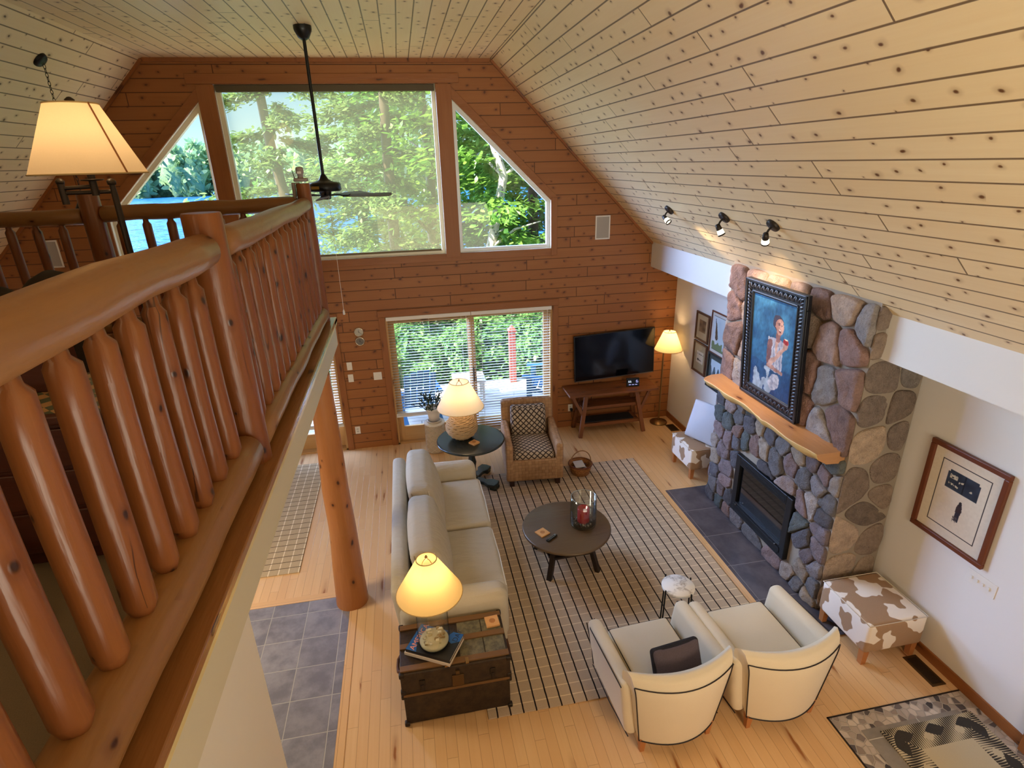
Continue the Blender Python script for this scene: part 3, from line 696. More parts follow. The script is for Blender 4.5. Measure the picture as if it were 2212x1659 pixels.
# ---------------------------------------------------------------- pictures
def picture(nu, nv, w_, h_, fn, M, name, parent, mat=None, local=False):
    mb = MB(); vs = []; cv = []
    for j in range(nv+1):
        for i in range(nu+1):
            u, v = i/nu, j/nv; vs.append((u*w_-w_/2, v*h_-h_/2, 0)); cv.append(fn(u, v))
    fs = [(j*(nu+1)+i, j*(nu+1)+i+1, (j+1)*(nu+1)+i+1, (j+1)*(nu+1)+i) for j in range(nv) for i in range(nu)]
    mb.add(vs, fs, None, 0, False, M); return mb.build(name, mat or PIC, parent, col=cv, local=local)
def ell(u, v, cx, cyy, rx, ry, rot=0):
    du, dv = u-cx, v-cyy
    if rot: du, dv = du*cos(rot)+dv*sin(rot), -du*sin(rot)+dv*cos(rot)
    return (du/rx)**2+(dv/ry)**2
def seg(u, v, a, b_, w0, w1, asp=1.0):        # tapered limb, distances in units of width
    ax, ay, bx, by = a[0], a[1]*asp, b_[0], b_[1]*asp; px, py = u, v*asp
    dx, dy = bx-ax, by-ay; t = max(0, min(1, ((px-ax)*dx+(py-ay)*dy)/(dx*dx+dy*dy)))
    return sqrt((px-ax-dx*t)**2+(py-ay-dy*t)**2) < w0+(w1-w0)*t
def lerp3(a, b_, t): t = max(0, min(1, t)); return [a[k]+(b_[k]-a[k])*t for k in range(3)]
def frame(name, label, M, w_, h_, fwid, dep, fmat, parts, group=None, cat='picture', local_bevel=.006, glassy=False):
    # M: centre, x right, y up, z out of the wall; parts: list of (name, nu, nv, w, h, z, fn)
    root = thing(name, label, cat, M.translation, 0, group)
    b = MB()
    for x0, x1, y0_, y1_ in ((-w_/2, w_/2, h_/2-fwid, h_/2), (-w_/2, w_/2, -h_/2, -h_/2+fwid), (-w_/2, -w_/2+fwid, -h_/2+fwid, h_/2-fwid), (w_/2-fwid, w_/2, -h_/2+fwid, h_/2-fwid)):
        b.box(x0, x1, y0_, y1_, 0, dep, None, 0, M)
    b.build('frame', fmat, root, bevel=local_bevel)
    for nm, nu, nv, ww, hh, z, fn in parts: picture(nu, nv, ww, hh, fn, M @ MX.Translation((0, 0, z)), nm, root)
    if glassy:
        b = MB(); b.add([(-w_/2+fwid, -h_/2+fwid, dep*.6), (w_/2-fwid, -h_/2+fwid, dep*.6), (w_/2-fwid, h_/2-fwid, dep*.6), (-w_/2+fwid, h_/2-fwid, dep*.6)], [(0, 1, 2, 3)], None, 0, False, M); b.build('glazing', glassy, root)
    return root
hsh = lambda a, b_: (sin(a*127.1+b_*311.7)*43758.5453) % 1
def vn(u, v):       # value noise
    i, j = math.floor(u), math.floor(v); a, b_ = u-i, v-j; a = a*a*(3-2*a); b_ = b_*b_*(3-2*b_)
    return (hsh(i, j)*(1-a)+hsh(i+1, j)*a)*(1-b_)+(hsh(i, j+1)*(1-a)+hsh(i+1, j+1)*a)*b_
AS = 1.93
def woman(u, v):
    u0, v0 = u, v; u = u+.030*(vn(u*18, v*30)-.5)+.012*(vn(u*50, v*80)-.5); v = v+.018*(vn(u*16+7, v*26)-.5)+.008*(vn(u*40, v*70+9)-.5)
    c_ = woman_(u, v); k = .50+.38*vn(u0*22+v0*9, v0*34-u0*12)+.18*vn(u0*70, v0*40); return [q*k for q in c_[:3]]
def woman_(u, v):
    n1 = vn(u*5+v*3, v*7-u*2); n2 = vn(u*16+4, v*9); n3 = vn(u*30, v*60)
    c_ = lerp3(srgb(26, 62, 104), srgb(70, 134, 178), n1*.9*(.45+.55*v)+.25*n2*v)
    if v < .32: c_ = lerp3(c_, srgb(34, 60, 110), .5)
    if v < .30 and u < .55 and vn(u*13, v*15) > .60: c_ = lerp3(c_, srgb(190, 206, 220), .7)      # pale flowers at lower left
    skin = srgb(152, 108, 100); dsk = srgb(96, 66, 76); lite = srgb(214, 178, 164); wh = srgb(206, 204, 212); hair = srgb(58, 48, 62)
    X_, Y_ = u, v
    # skirt / cloth on the lap
    if ell(u, v, .60, .16, .13, .085, .4) < 1: c_ = lerp3(wh, srgb(120, 130, 160), .5*n2+.3*(n3 > .6))
    # torso: white blouse
    tor = abs(u-(.60+.02*sin(v*8))) < .135+.06*(v-.28)*2 and .27 < v < .60
    if tor: c_ = lerp3(wh, srgb(96, 112, 150), .25+.5*(abs(sin(u*46+v*6)) < .35)+.2*n2)
    if ell(u, v, .60, .58, .17, .035) < 1: c_ = lerp3(wh, srgb(90, 100, 140), .4+.3*n2)
    if tor and abs(u-.61) < .028*(v-.42)/.18*1.6 and v > .42: c_ = lerp3(skin, lite, n2)
    # upper arm left, folded forearms, raised forearm
    if seg(u, v, (.46, .56), (.44, .34), .052, .045, AS): c_ = lerp3(skin, dsk, .35+.5*n2)
    if seg(u, v, (.45, .31), (.74, .29), .046, .036, AS): c_ = lerp3(skin, lite, .3*n2)
    if seg(u, v, (.46, .32), (.78, .55), .042, .028, AS): c_ = lerp3(skin, lite, .3+.4*n2)
    if ell(u, v, .79, .575, .05, .035) < 1: c_ = lerp3(skin, lite, .45)
    if ell(u, v, .80, .615, .052, .030) < 1: c_ = srgb(150, 34, 38) if u < .83 else srgb(190, 70, 66)
    if ell(u, v, .80, .637, .03, .008) < 1: c_ = srgb(226, 214, 190)
    # neck, hair, head
    if seg(u, v, (.625, .60), (.635, .67), .050, .046, AS): c_ = lerp3(skin, dsk, .4)
    if ell(u, v, .61, .765, .118, .082, -.2) < 1: c_ = lerp3(hair, srgb(40, 60, 92), .4*n2)
    if ell(u, v, .648, .735, .088, .078, -.12) < 1:
        c_ = lerp3(skin, lite, .55*(u-.58)/.15+.15*n2)
        if ell(u, v, .62, .753, .020, .006) < 1 or ell(u, v, .685, .752, .018, .006) < 1: c_ = srgb(52, 38, 48)
        if ell(u, v, .62, .766, .028, .004) < 1 or ell(u, v, .685, .765, .024, .004) < 1: c_ = srgb(70, 50, 56)
        if ell(u, v, .660, .735, .010, .016) < 1: c_ = lerp3(lite, skin, .4)
        if ell(u, v, .655, .700, .034, .014) < 1: c_ = srgb(64, 26, 34)
        if ell(u, v, .655, .707, .026, .005) < 1: c_ = srgb(226, 216, 214)
        if ell(u, v, .655, .684, .03, .005) < 1: c_ = srgb(166, 92, 92)
    return c_
Mp = frame_M((0, 0, 0), (0, -1, 0), (-.075, 0, 1))      # leans back against the stone
pc = V((-.665, -3.395, 2.325)); Mp.translation = pc
PW, PH = .93, 1.235
BAROQ = plain('carved_black_frame', srgb(24, 24, 30), .35, .2, .6)
pr = thing('framed_painting', 'tall painting of a woman holding a red apple, black carved frame, leaning on the mantel', 'painting', pc)
def pbox(x0, x1, y0_, y1_, z0_, z1_, nm, m, bev=.006):
    b = MB(); b.box(x0, x1, y0_, y1_, z0_, z1_, None, 0, Mp); return b.build(nm, m, pr, bevel=bev)
b = MB(); fw2 = .135
for x0, x1, y0_, y1_ in ((-PW/2, PW/2, PH/2-fw2, PH/2), (-PW/2, PW/2, -PH/2, -PH/2+fw2), (-PW/2, -PW/2+fw2, -PH/2+fw2, PH/2-fw2), (PW/2-fw2, PW/2, -PH/2+fw2, PH/2-fw2)):
    b.box(x0, x1, y0_, y1_, -.03, .012, None, 0, Mp)
    if x1-x0 > y1_-y0_: b.box(x0, x1, (y0_ if y0_ < 0 else y1_-.03), (y0_+.03 if y0_ < 0 else y1_), .012, .032, None, 0, Mp)
    else: b.box((x0 if x0 < 0 else x1-.03), (x0+.03 if x0 < 0 else x1), -PH/2, PH/2, .012, .032, None, 0, Mp)
for s_ in (-1, 1):
    for k in (0, 1):
        o_ = .118
        if k: b.box(-PW/2+o_, PW/2-o_, s_*(PH/2-o_)-.010, s_*(PH/2-o_)+.010, .0, .022, None, 0, Mp)
        else: b.box(s_*(PW/2-o_)-.010, s_*(PW/2-o_)+.010, -PH/2+o_, PH/2-o_, 0, .022, None, 0, Mp)
b.build('frame', BAROQ, pr, bevel=.006)
b = MB()                                                # carved leaves round the frame
def leaf(px, py, rot, s_):
    pts = [(cos(a)*.034*s_*(1-.25*sin(a)), sin(a)*.011*s_, .012+.014*max(0, 1-abs(cos(a))*.6)) for a in [2*pi*k/10 for k in range(10)]]
    M2 = Mp @ MX.Translation((px, py, 0)) @ MX.Rotation(rot, 4, 'Z')
    vs = [M2 @ V(p) for p in pts]+[M2 @ V((0, 0, .036))]
    b.add(vs, [(k, (k+1) % 10, 10) for k in range(10)], None, 0, True)
nL = 34; nW = 24
for k in range(nL):
    yy = -PH/2+.05+(PH-.10)*k/(nL-1)
    for s_ in (-1, 1): leaf(s_*(PW/2-.068), yy, s_*(.45+.12*sin(k)), 1.05)
for k in range(nW):
    xx = -PW/2+.07+(PW-.14)*k/(nW-1)
    for s_ in (-1, 1): leaf(xx, s_*(PH/2-.066), pi/2+s_*(.5 if k % 2 else -.3), .95)
b.build('carving', plain('carved_leaf', srgb(46, 44, 48), .3, .35, .7), pr)
picture(120, 230, PW-2*.115, PH-2*.115, woman, Mp @ MX.Translation((0, 0, .004)), 'canvas', pr, vcol('oil_paint', .38, .15))
# ================================================================ furniture
SOFA = NT('linen_sofa'); q = SOFA.noise(SOFA.obj(), 260, 2, .6); w1 = SOFA.n('Mapping', {'Scale': (1., 3.2, 1.)}); SOFA.set(w1.inputs[0], SOFA.obj()); w2 = SOFA.noise(w1.outputs[0], 5., 3, .55)
SOFA.P(Base_Color=SOFA.mix(SOFA.math('ADD', SOFA.math('MULTIPLY', q, .6), SOFA.math('MULTIPLY', w2, .4)), srgb(208, 198, 178), srgb(180, 168, 146)), Roughness=.92, Specular_IOR_Level=.12); SOFA.bump(SOFA.math('ADD', SOFA.math('MULTIPLY', q, .08), w2), .5, .03); SOFA = SOFA.m
WELT = plain('sofa_welt', srgb(160, 148, 126), .9); WELTL = plain('sofa_welt_pale', srgb(226, 218, 202), .9)
TUB = fabric('cream_tub_fabric', srgb(226, 212, 186), srgb(206, 190, 162), 420)
PIPE = plain('dark_piping', srgb(34, 24, 24), .7)
LEGW = plain('honey_leg', srgb(176, 112, 62), .45); DLEG = plain('dark_leg', srgb(52, 26, 18), .4)
def piping(pts, parent, m=PIPE, r=.0045, closed=False, local=False, name='piping'):
    b = MB(); b.tube(pts, r, 6, closed=closed, cap=not closed); return b.build(name, m, parent, local=local)
# ---- sofa against the walkway, facing the chimney
sf = thing('sofa', 'two seat oatmeal linen sofa with loose back cushions facing the fireplace', 'sofa', (-3.98, -3.10, 0))
b = MB(); b.rbox((-3.98, -3.10, .20), (.92, 2.36, .26), .03, 3); b.build('base', SOFA, sf)
b = MB()                                                    # outward leaning back frame
def lean(p, a, b_, d): return (p.x-.07*(d+1)/2*1.0, p.y, p.z)
b.rbox((-4.35, -3.10, .46), (.15, 2.36, .70), .06, 5, fn=lean); b.build('back_frame', SOFA, sf)
for yy in (-1.985, -4.215):
    b = MB(); b.rbox((-3.97, yy, .40), (.94, .26, .52), .10, 5, puff=(0, 0, .015)); b.build('arm', SOFA, sf)
for k, yy in enumerate((-2.60, -3.60)):
    b = MB(); b.rbox((-3.84, yy, .42), (.74, .975, .18), .055, 7, puff=(.012, 0, .03)); q = b.build('seat_cushion', SOFA, sf)
    piping([(-3.48, yy+.43, .485), (-3.472, yy, .495), (-3.48, yy-.43, .485)], q, WELTL, .006)
    b = MB()
    def bk(p, a, b_, d): return (p.x-.13*(p.z+.28)/.56+.02, p.y, p.z+.03*(1-b_*b_)*(d > 0))
    b.rbox((-4.085, yy, .72), (.25, 1.0, .54), .075, 8, puff=(.055, .012, .01), fn=bk); q = b.build('back_cushion', SOFA, sf)
    for dx in (-.085, .085):
        pts = []
        for t in range(25):
            a = t/24; 
            if a < .25: y_, z_ = -.486, -.2+.42*a/.25
            elif a < .75: y_, z_ = -.486+0.972*(a-.25)/.5, .245+.028*(1-(abs(a-.5)/.25)**2)
            else: y_, z_ = .486, .22-.42*(a-.75)/.25
            pts.append((-4.085+dx-.13*(z_+.28)/.56+.02, yy+y_, .72+z_))
        piping(pts, q, WELT if dx < 0 else WELTL, .007)
for x_ in (-4.36, -3.60):
    for y_ in (-2.02, -4.18):
        b = MB(); b.box(x_-.03, x_+.03, y_-.03, y_+.03, 0, .09); b.build('leg', DLEG, sf)
# ---- two cream tub chairs (local, front towards +y)
def tub_chair(label):
    t = thing('tub_chair', label, 'armchair', group='cream tub chairs')
    b = MB(); b.rbox((0, .03, .285), (.56, .66, .27), .04, 4, fn=lambda p, a, b_, d: (p.x*(1+.05*(d+1)/2), p.y, p.z)); b.build('base', TUB, t, local=True)
    b = MB(); b.rbox((0, .07, .43), (.535, .60, .13), .035, 5, puff=(0, 0, .022)); q = b.build('seat_cushion', TUB, t, local=True)
    piping([(-.255, -.20, .487), (-.258, .355, .487), (.258, .355, .487), (.255, -.20, .487)], q, local=True)
    # back: bulging panel that widens upward
    def path(u, s_): x_ = (u*2-1); return x_*.375*s_, -.315-.105*(1-x_*x_)*(.6+.4*s_)-.03*s_
    prof = [(0, .13), (.004, .3), (.008, .5), (.010, .64), (.0, .70), (-.03, .765), (-.075, .785), (-.118, .755), (-.128, .68), (-.118, .55), (-.10, .40)]
    def scl(z): return .80+.22*min(1, max(0, (z-.13)/.6))
    def bfn(u, v):
        k = v*(len(prof)-1); i = min(int(k), len(prof)-2); f_ = k-i; d_, z_ = [prof[i][j]*(1-f_)+prof[i+1][j]*f_ for j in (0, 1)]
        x_, y_ = path(u, scl(z_)); tx = (u*2-1); nx, ny = -.32*tx, -1; L = sqrt(nx*nx+ny*ny)
        return (x_+nx/L*d_, y_+ny/L*d_-.02*min(1, z_/.7), z_-.018*(1-(tx*tx))*(z_ > .6))
    b = MB(); b.grid(bfn, 17, 31, uvs=(.8, 1.2))
    for u in (0, 1):
        col_ = [bfn(u, j/30) for j in range(31)]; b.add(col_, [tuple(range(31)) if u == 0 else tuple(range(31))[::-1]], None, 0, False)
    q = b.build('backrest', TUB, t, local=True)
    ofs = lambda p, k=.003: (p[0]*(1+k), p[1]-.004, p[2])
    ztop = 4.0/10
    piping([ofs(bfn(i/16, ztop)) for i in range(17)], q, local=True)
    for u in (0, 1): piping([ofs(bfn(u, ztop*j/10), .008) for j in range(11)], q, local=True)
    piping([ofs(bfn(i/16, 0)) for i in range(17)], q, local=True)
    for s_ in (-1, 1):
        # arm: rises gently to the back, leans outward
        def afn(p, a, b_, d):
            yy = p.y; z_ = p.z+(.035*(1-(b_+1)/2)+.015) * (1 if d > 0 else 0)
            return (p.x+s_*(.065*(p.z+.24)/.48), yy-.02*(d < 0)*(b_ > 0), z_)
        b = MB(); b.rbox((s_*.325, .04, .375), (.115, .70, .48), .05, 6, fn=afn); q = b.build('arm', TUB, t, local=True)
        xo = s_*(.325+.0575+.065*.86+.004)
        piping([(xo+s_*.004, -.30, .648), (xo+s_*.004, .0, .628), (xo, .30, .602), (xo-s_*.03, .385, .594), (xo-s_*.075, .392, .60)], q, local=True)
        piping([(xo-s_*.003, .386, .58), (xo-s_*.05, .383, .33), (xo-s_*.062, .36, .15)], q, local=True)
        piping([(xo-s_*.058, .36, .138), (xo-s_*.055, 0, .138), (xo-s_*.075, -.30, .135)], q, local=True)
    for x_, y_ in ((-.27, -.33), (.27, -.33), (-.29, .32), (.29, .32)):
        b = MB(); b.box(x_-.026, x_+.026, y_-.026, y_+.026, .14, 0, 2, taper=.62); b.build('leg', LEGW, t, local=True)
    return t
c1 = tub_chair('cream tub chair with a dark fur pillow, left of the pair')
c2 = dup(c1, (-1.605, -5.07, 0), R(2), 'cream tub chair beside the cowhide ottoman, empty seat, right of the pair')
c1.location = (-2.475, -5.075, 0); c1.rotation_euler = (0, 0, R(3))
FUR = NT('dark_fur'); nz_ = FUR.noise(FUR.obj(), 70, 4, .7); FUR.P(Base_Color=FUR.mix(nz_, srgb(14, 10, 12), srgb(40, 32, 36)), Roughness=.95); FUR.bump(nz_, .9, .02); FUR = FUR.m
FURG = plain('grey_fur', srgb(96, 84, 92), .95, bump=1, bs=120, var=.8)
pl = thing('throw_pillow', 'small dark fur throw pillow lying on the left tub chair seat', 'pillow', (-2.44, -5.09, .50))
Mq = MX.Translation((-2.41, -5.235, .612)) @ MX.Rotation(R(7), 4, 'Z') @ MX.Rotation(R(66), 4, 'X')
b = MB(); b.rbox((0, 0, 0), (.40, .27, .06), .03, 6, puff=(0, 0, .035), M=Mq); b.build('cover', FUR, pl)
b = MB(); b.rbox((0, 0, .012), (.385, .255, .05), .025, 6, puff=(0, 0, .035), M=Mq); b.build('front_panel', FURG, pl)
# ---- woven armchair
def weave(name, c1_, c2_, s_=.045):
    t = NT(name); u, v = t.uv(); a = t.math('DIVIDE', u, s_); b_ = t.math('DIVIDE', v, s_)
    par = t.math('FLOORED_MODULO', t.math('ADD', t.math('FLOOR', a), t.math('FLOOR', b_)), 2.)
    fa = t.math('SUBTRACT', t.math('FRACT', a), .5); fb = t.math('SUBTRACT', t.math('FRACT', b_), .5)
    ha = t.math('SUBTRACT', 1., t.math('MULTIPLY', t.math('ABSOLUTE', fa), 1.8)); hb = t.math('SUBTRACT', 1., t.math('MULTIPLY', t.math('ABSOLUTE', fb), 1.8))
    h = t.math('ADD', t.math('MULTIPLY', par, ha), t.math('MULTIPLY', t.math('SUBTRACT', 1., par), hb))
    h = t.math('POWER', t.math('MAXIMUM', h, 0.), .5)
    rn = t.n('TexWhiteNoise', {'Vector': t.vec(t.math('FLOOR', a), t.math('FLOOR', b_))}, noise_dimensions='2D').outputs[0]
    fi = t.noise(t.vec(t.math('MULTIPLY', u, 1.), t.math('MULTIPLY', v, 1.)), 260, 2)
    base = t.mix(t.math('ADD', t.math('MULTIPLY', rn, .6), t.math('MULTIPLY', fi, .35)), c1_, c2_); base = t.mix(t.step(h, .62, .18, 0., .8), base, (c2_[0]*.25, c2_[1]*.22, c2_[2]*.2, 1))
    t.P(Base_Color=base, Roughness=.75); t.bump(t.math('ADD', h, t.math('MULTIPLY', fi, .25)), .8, .008); return t.m
WICK = weave('woven_seagrass', srgb(190, 150, 110), srgb(150, 110, 76))
def lattice():
    t = NT('lattice_upholstery'); u, v = t.uv(); s_ = .078
    a = t.math('DIVIDE', t.math('ADD', u, v), s_); b_ = t.math('DIVIDE', t.math('SUBTRACT', u, v), s_)
    ea = t.math('ABSOLUTE', t.math('SUBTRACT', t.math('FRACT', a), .5)); eb = t.math('ABSOLUTE', t.math('SUBTRACT', t.math('FRACT', b_), .5))
    m = t.step(t.math('MAXIMUM', ea, eb), .34, .40); dot = t.step(t.math('MINIMUM', t.math('SUBTRACT', .5, ea), t.math('SUBTRACT', .5, eb)), .02, .04)
    n = t.noise(t.obj(), 300, 2)
    t.P(Base_Color=t.mix(m, t.mix(n, srgb(190, 172, 150), srgb(160, 140, 122)), srgb(40, 26, 26)), Roughness=.85); t.bump(t.math('ADD', t.math('MULTIPLY', m, -.4), t.math('MULTIPLY', n, .3)), .3, .003); return t.m
LATT = lattice()
ac = thing('woven_armchair', 'woven seagrass armchair with dark lattice cushions beside the round side table', 'armchair', (-2.635, -1.24, 0), R(-5))
W2 = .36
def wb(name, c_, sz, r=.03, n=4, m=WICK, puff=(0, 0, 0), fn=None, p=None):
    b = MB(); b.rbox(c_, sz, r, n, puff=puff, fn=fn); return b.build(name, m, p or ac, local=True)
wb('front_rail', (0, -.41, .24), (.64, .07, .30), .02)
wb('seat_base', (0, 0, .22), (.60, .68, .24), .02)
for s_ in (-1, 1): wb('arm', (s_*.335, -.03, .365), (.10, .84, .55), .03, 5, fn=lambda p, a, b_, d: (p.x, p.y, p.z-.02*(d > 0)*(b_ < 0)))
wb('backrest', (0, .37, .50), (.74, .12, .80), .03, 5, fn=lambda p, a, b_, d: (p.x, p.y+.10*(p.z+.40)/.80, p.z+.02*(d > 0)*(1-a*a)))
wb('seat_cushion', (0, -.07, .395), (.555, .64, .16), .05, 7, LATT, (0, .01, .03))
wb('back_cushion', (0, .235, .66), (.50, .14, .42), .055, 7, LATT, (.0, .05, .01), fn=lambda p, a, b_, d: (p.x, p.y+.07*(p.z+.21)/.42, p.z+.02*(d > 0)*abs(a)**3))
for x_ in (-.31, .31):
    for y_ in (-.40, .37):
        b = MB(); b.box(x_-.032, x_+.032, y_-.032, y_+.032, 0, .10); b.build('leg', DLEG, ac, local=True)
# ---- round side table
BT = plain('black_green_lacquer', srgb(30, 38, 36), .22, 0, .6, var=.3, bs=18)
et = thing('round_side_table', 'round dark pedestal side table between sofa and woven armchair', 'side table', (-3.485, -1.425, 0))
b = MB(); b.lathe([(0, .655), (.43, .655), (.445, .662), (.45, .672), (.445, .682), (.43, .685), (0, .685)], 56, (-3.485, -1.425, 0)); b.build('tabletop', BT, et)
b = MB(); b.lathe([(.15, .655), (.14, .64), (.05, .62), (.042, .58), (.045, .40), (.06, .34), (.048, .28), (.048, .14), (.07, .10), (.07, .05)], 20, (-3.485, -1.425, 0)); b.build('pedestal', BT, et)
for k in range(4):
    a = R(-38+90*k); M2 = MX.Translation((-3.485, -1.425, 0)) @ MX.Rotation(a, 4, 'Z')
    b = MB(); b.prism([(.03, -.05), (.20, -.045), (.27, -.085), (.37, -.075), (.385, 0), (.37, .075), (.27, .085), (.20, .045), (.03, .05)], .05, M2 @ MX.Translation((0, 0, .05))); b.rbox((.335, 0, .03), (.10, .13, .06), .02, 3, M=M2)
    b.build('foot', BT, et, bevel=.008)
# ---- round coffee table
CT = wood('worn_green_brown_top', srgb(98, 80, 54), srgb(80, 56, 36), srgb(40, 28, 20), knots=0, rough=.27, tint=0, grain=.8, spec=.6)
CTL = plain('dark_table_leg', srgb(34, 24, 20), .4)
TX, TY = -2.685, -3.235
ct = thing('round_coffee_table', 'low round dark coffee table in the middle of the checked rug', 'coffee table', (TX, TY, 0))
b = MB(); b.lathe([(0, .418), (.455, .418), (.470, .424), (.474, .434), (.470, .445), (.46, .450), (0, .450)], 64, (TX, TY, 0))
for k in range(len(b.uv)): b.uv[k] = [(b.v[i][0], b.v[i][1]) for i in b.f[k]]
b.build('tabletop', CT, ct)
lp = []
for k in range(4):
    a = R(47+90*k); p0 = (TX+.25*cos(a), TY+.25*sin(a), .418); p1 = (TX+.38*cos(a), TY+.38*sin(a), 0.0); lp.append((p0, p1))
    b = MB(); b.bar(p1, p0, .055, .045, upv=(cos(a), sin(a), 0)); b.build('leg', CTL, ct, bevel=.004)
for k in range(4):
    b = MB(); q = [V(p[1]).lerp(V(p[0]), .60) for p in (lp[k], lp[(k+1) % 4])]; b.bar(q[0], q[1], .09, .022, upv=(0, 0, 1)); b.build('stretcher', CTL, ct)
b = MB(); b.lathe([(0, .20), (.27, .20), (.27, .218), (0, .218)], 4, (TX, TY, 0)) if 0 else b.box(TX-.19, TX+.19, TY-.19, TY+.19, .235, .255, 0, 0, MX.Translation((TX, TY, 0)) @ MX.Rotation(R(2), 4, 'Z') @ MX.Translation((-TX, -TY, 0))); b.build('lower_shelf', CTL, ct)
# ---- marble drink table
MARB = NT('white_marble'); v_ = MARB.noise(MARB.obj(), 5, 4, .55); MARB.P(Base_Color=MARB.ramp(MARB.math('ABSOLUTE', MARB.math('SUBTRACT', v_, .5)), [(0., srgb(176, 166, 158)), (.012, srgb(214, 208, 202)), (.05, srgb(238, 234, 228))]), Roughness=.25); MARB = MARB.m
mx_, my_ = -1.998, -4.435
dt = thing('marble_drink_table', 'small marble topped drink table with thin black rod legs in front of the tub chairs', 'drink table', (mx_, my_, 0))
b = MB(); b.lathe([(0, .524), (.138, .524), (.145, .530), (.145, .546), (.140, .552), (0, .552)], 40, (mx_, my_, 0)); b.build('tabletop', MARB, dt)
for k in range(4):
    a = R(20+90*k); b = MB(); b.tube([(mx_+.172*cos(a), my_+.172*sin(a), .006), (mx_+.153*cos(a), my_+.153*sin(a), .56)], .0075, 8); b.build('leg', BLACK, dt)
b = MB(); b.tube([(mx_+.172*cos(2*pi*k/32), my_+.172*sin(2*pi*k/32), .008) for k in range(32)], .007, 6, closed=True); b.build('base_ring', BLACK, dt)
# ---- cowhide ottomans
HIDE = NT('cowhide_print'); 
hn = HIDE.noise(HIDE.obj(), 4.2, 2.2, .45); h2 = HIDE.noise(HIDE.obj(), 300, 2)
HIDE.P(Base_Color=HIDE.mix(HIDE.step(hn, .485, .497), srgb(240, 228, 214), HIDE.mix(h2, srgb(178, 144, 112), srgb(152, 118, 88))), Roughness=.9); HIDE = HIDE.m
def ottoman(label, loc, rz):
    t = thing('cowhide_ottoman', label, 'ottoman', loc, rz, 'cowhide print ottomans')
    b = MB(); b.rbox((0, 0, .295), (.56, .57, .30), .03, 6, puff=(.008, .008, .02)); b.build('upholstery', HIDE, t, local=True)
    for x_ in (-.235, .235):
        for y_ in (-.24, .24):
            b = MB(); b.box(x_-.028, x_+.028, y_-.028, y_+.028, .15, 0, 2, taper=.8); b.build('leg', LEGW, t, local=True)
    q = []
    for sx_, sy_ in ((-1, -1), (1, -1), (1, 1), (-1, 1)): q.append((sx_*.277, sy_*.282, .440))
    piping(q, t, plain('hide_welt', srgb(226, 212, 194), .9), .005, True, True); return t
ottoman('tan and white cowhide ottoman near the right wall by the floor vent', (-.345, -4.835, 0), 0)
ottoman('tan and white cowhide ottoman with a grey pillow at the far side of the chimney', (-.335, -1.72, 0), R(1.5))
pw = thing('throw_pillow', 'pale grey square pillow standing on the far cowhide ottoman', 'pillow', (-.32, -1.72, .45))
GREYP = fabric('grey_linen', srgb(206, 206, 212), srgb(184, 184, 192), 260)
Mq = MX.Translation((-.30, -1.78, .715)) @ MX.Rotation(R(-66), 4, 'Z') @ MX.Rotation(R(70), 4, 'X')
b = MB(); b.rbox((0, 0, 0), (.54, .54, .07), .03, 8, puff=(-.03, -.03, .055), M=Mq); b.build('cover', GREYP, pw)
# ---- steamer trunk
TRK = NT('old_trunk_metal'); q = TRK.noise(TRK.obj(), 14, 5, .65); TRK.P(Base_Color=TRK.mix(TRK.step(q, .3, .7), srgb(36, 24, 16), srgb(62, 46, 30)), Roughness=.55, Metallic=.15); TRK.bump(q, .4, .01); TRK = TRK.m
TRG = NT('trunk_green_panel'); q = TRG.noise(TRG.obj(), 20, 5, .7); TRG.P(Base_Color=TRG.mix(TRG.step(q, .3, .7), srgb(74, 72, 58), srgb(118, 110, 84)), Roughness=.6); TRG.bump(q, .5, .01); TRG = TRG.m
SLATW = wood('trunk_slat', srgb(138, 102, 58), srgb(98, 66, 34), srgb(50, 30, 16), knots=.1, rough=.5)
tk = thing('steamer_trunk', 'old dark steamer trunk with wood slats at the near end of the sofa', 'trunk', (-4.02, -4.615, 0), R(0))
tx0, tx1, ty0, ty1, tz = -4.44, -3.60, -4.875, -4.375, .55
b = MB(); b.box(tx0+.008, tx1-.008, ty0+.008, ty1-.008, .015, .33); b.build('body', TRK, tk, bevel=.006)
b = MB(); b.box(tx0, tx1, ty0, ty1, .335, tz-.012); b.build('lid', TRK, tk, bevel=.008)
b = MB()
for y_ in (ty0+.045, (ty0+ty1)/2+.01, ty1-.045): b.box(tx0+.004, tx1-.004, y_-.026, y_+.026, tz-.013, tz+.003)
b.box(tx0+.01, tx1-.01, ty0-.008, ty0+.004, .315, .338); b.build('slat', SLATW, tk, bevel=.003)
b = MB()
for y0_, y1_ in ((ty0+.075, (ty0+ty1)/2-.018), ((ty0+ty1)/2+.038, ty1-.075)):
    for x0, x1 in ((-3.975, -3.785), (-3.778, -3.620)): b.box(x0, x1, y0_, y1_, tz-.014, tz-.008)
b.build('top_panel', TRG, tk)
b = MB()
b.box(-4.055, -3.965, ty0-.010, ty0+.002, .345, .455); b.box(-4.025, -3.995, ty0-.018, ty0, .47, .50); b.build('lock_plate', plain('dull_brass', srgb(96, 72, 42), .5, .6), tk, bevel=.003)
for x_ in (-4.28, -3.74):
    b = MB(); b.box(x_-.022, x_+.022, ty0-.010, ty0+.002, .40, .46); b.box(x_-.012, x_+.012, ty0-.016, ty0, .36, .42); b.build('latch', BRONZE, tk, bevel=.003)
for x_ in (-4.09, -3.93):
    b = MB(); b.box(x_-.012, x_+.012, ty0-.006, ty0+.05, tz+.001, tz+.008); b.build('hasp', BRASS, tk)
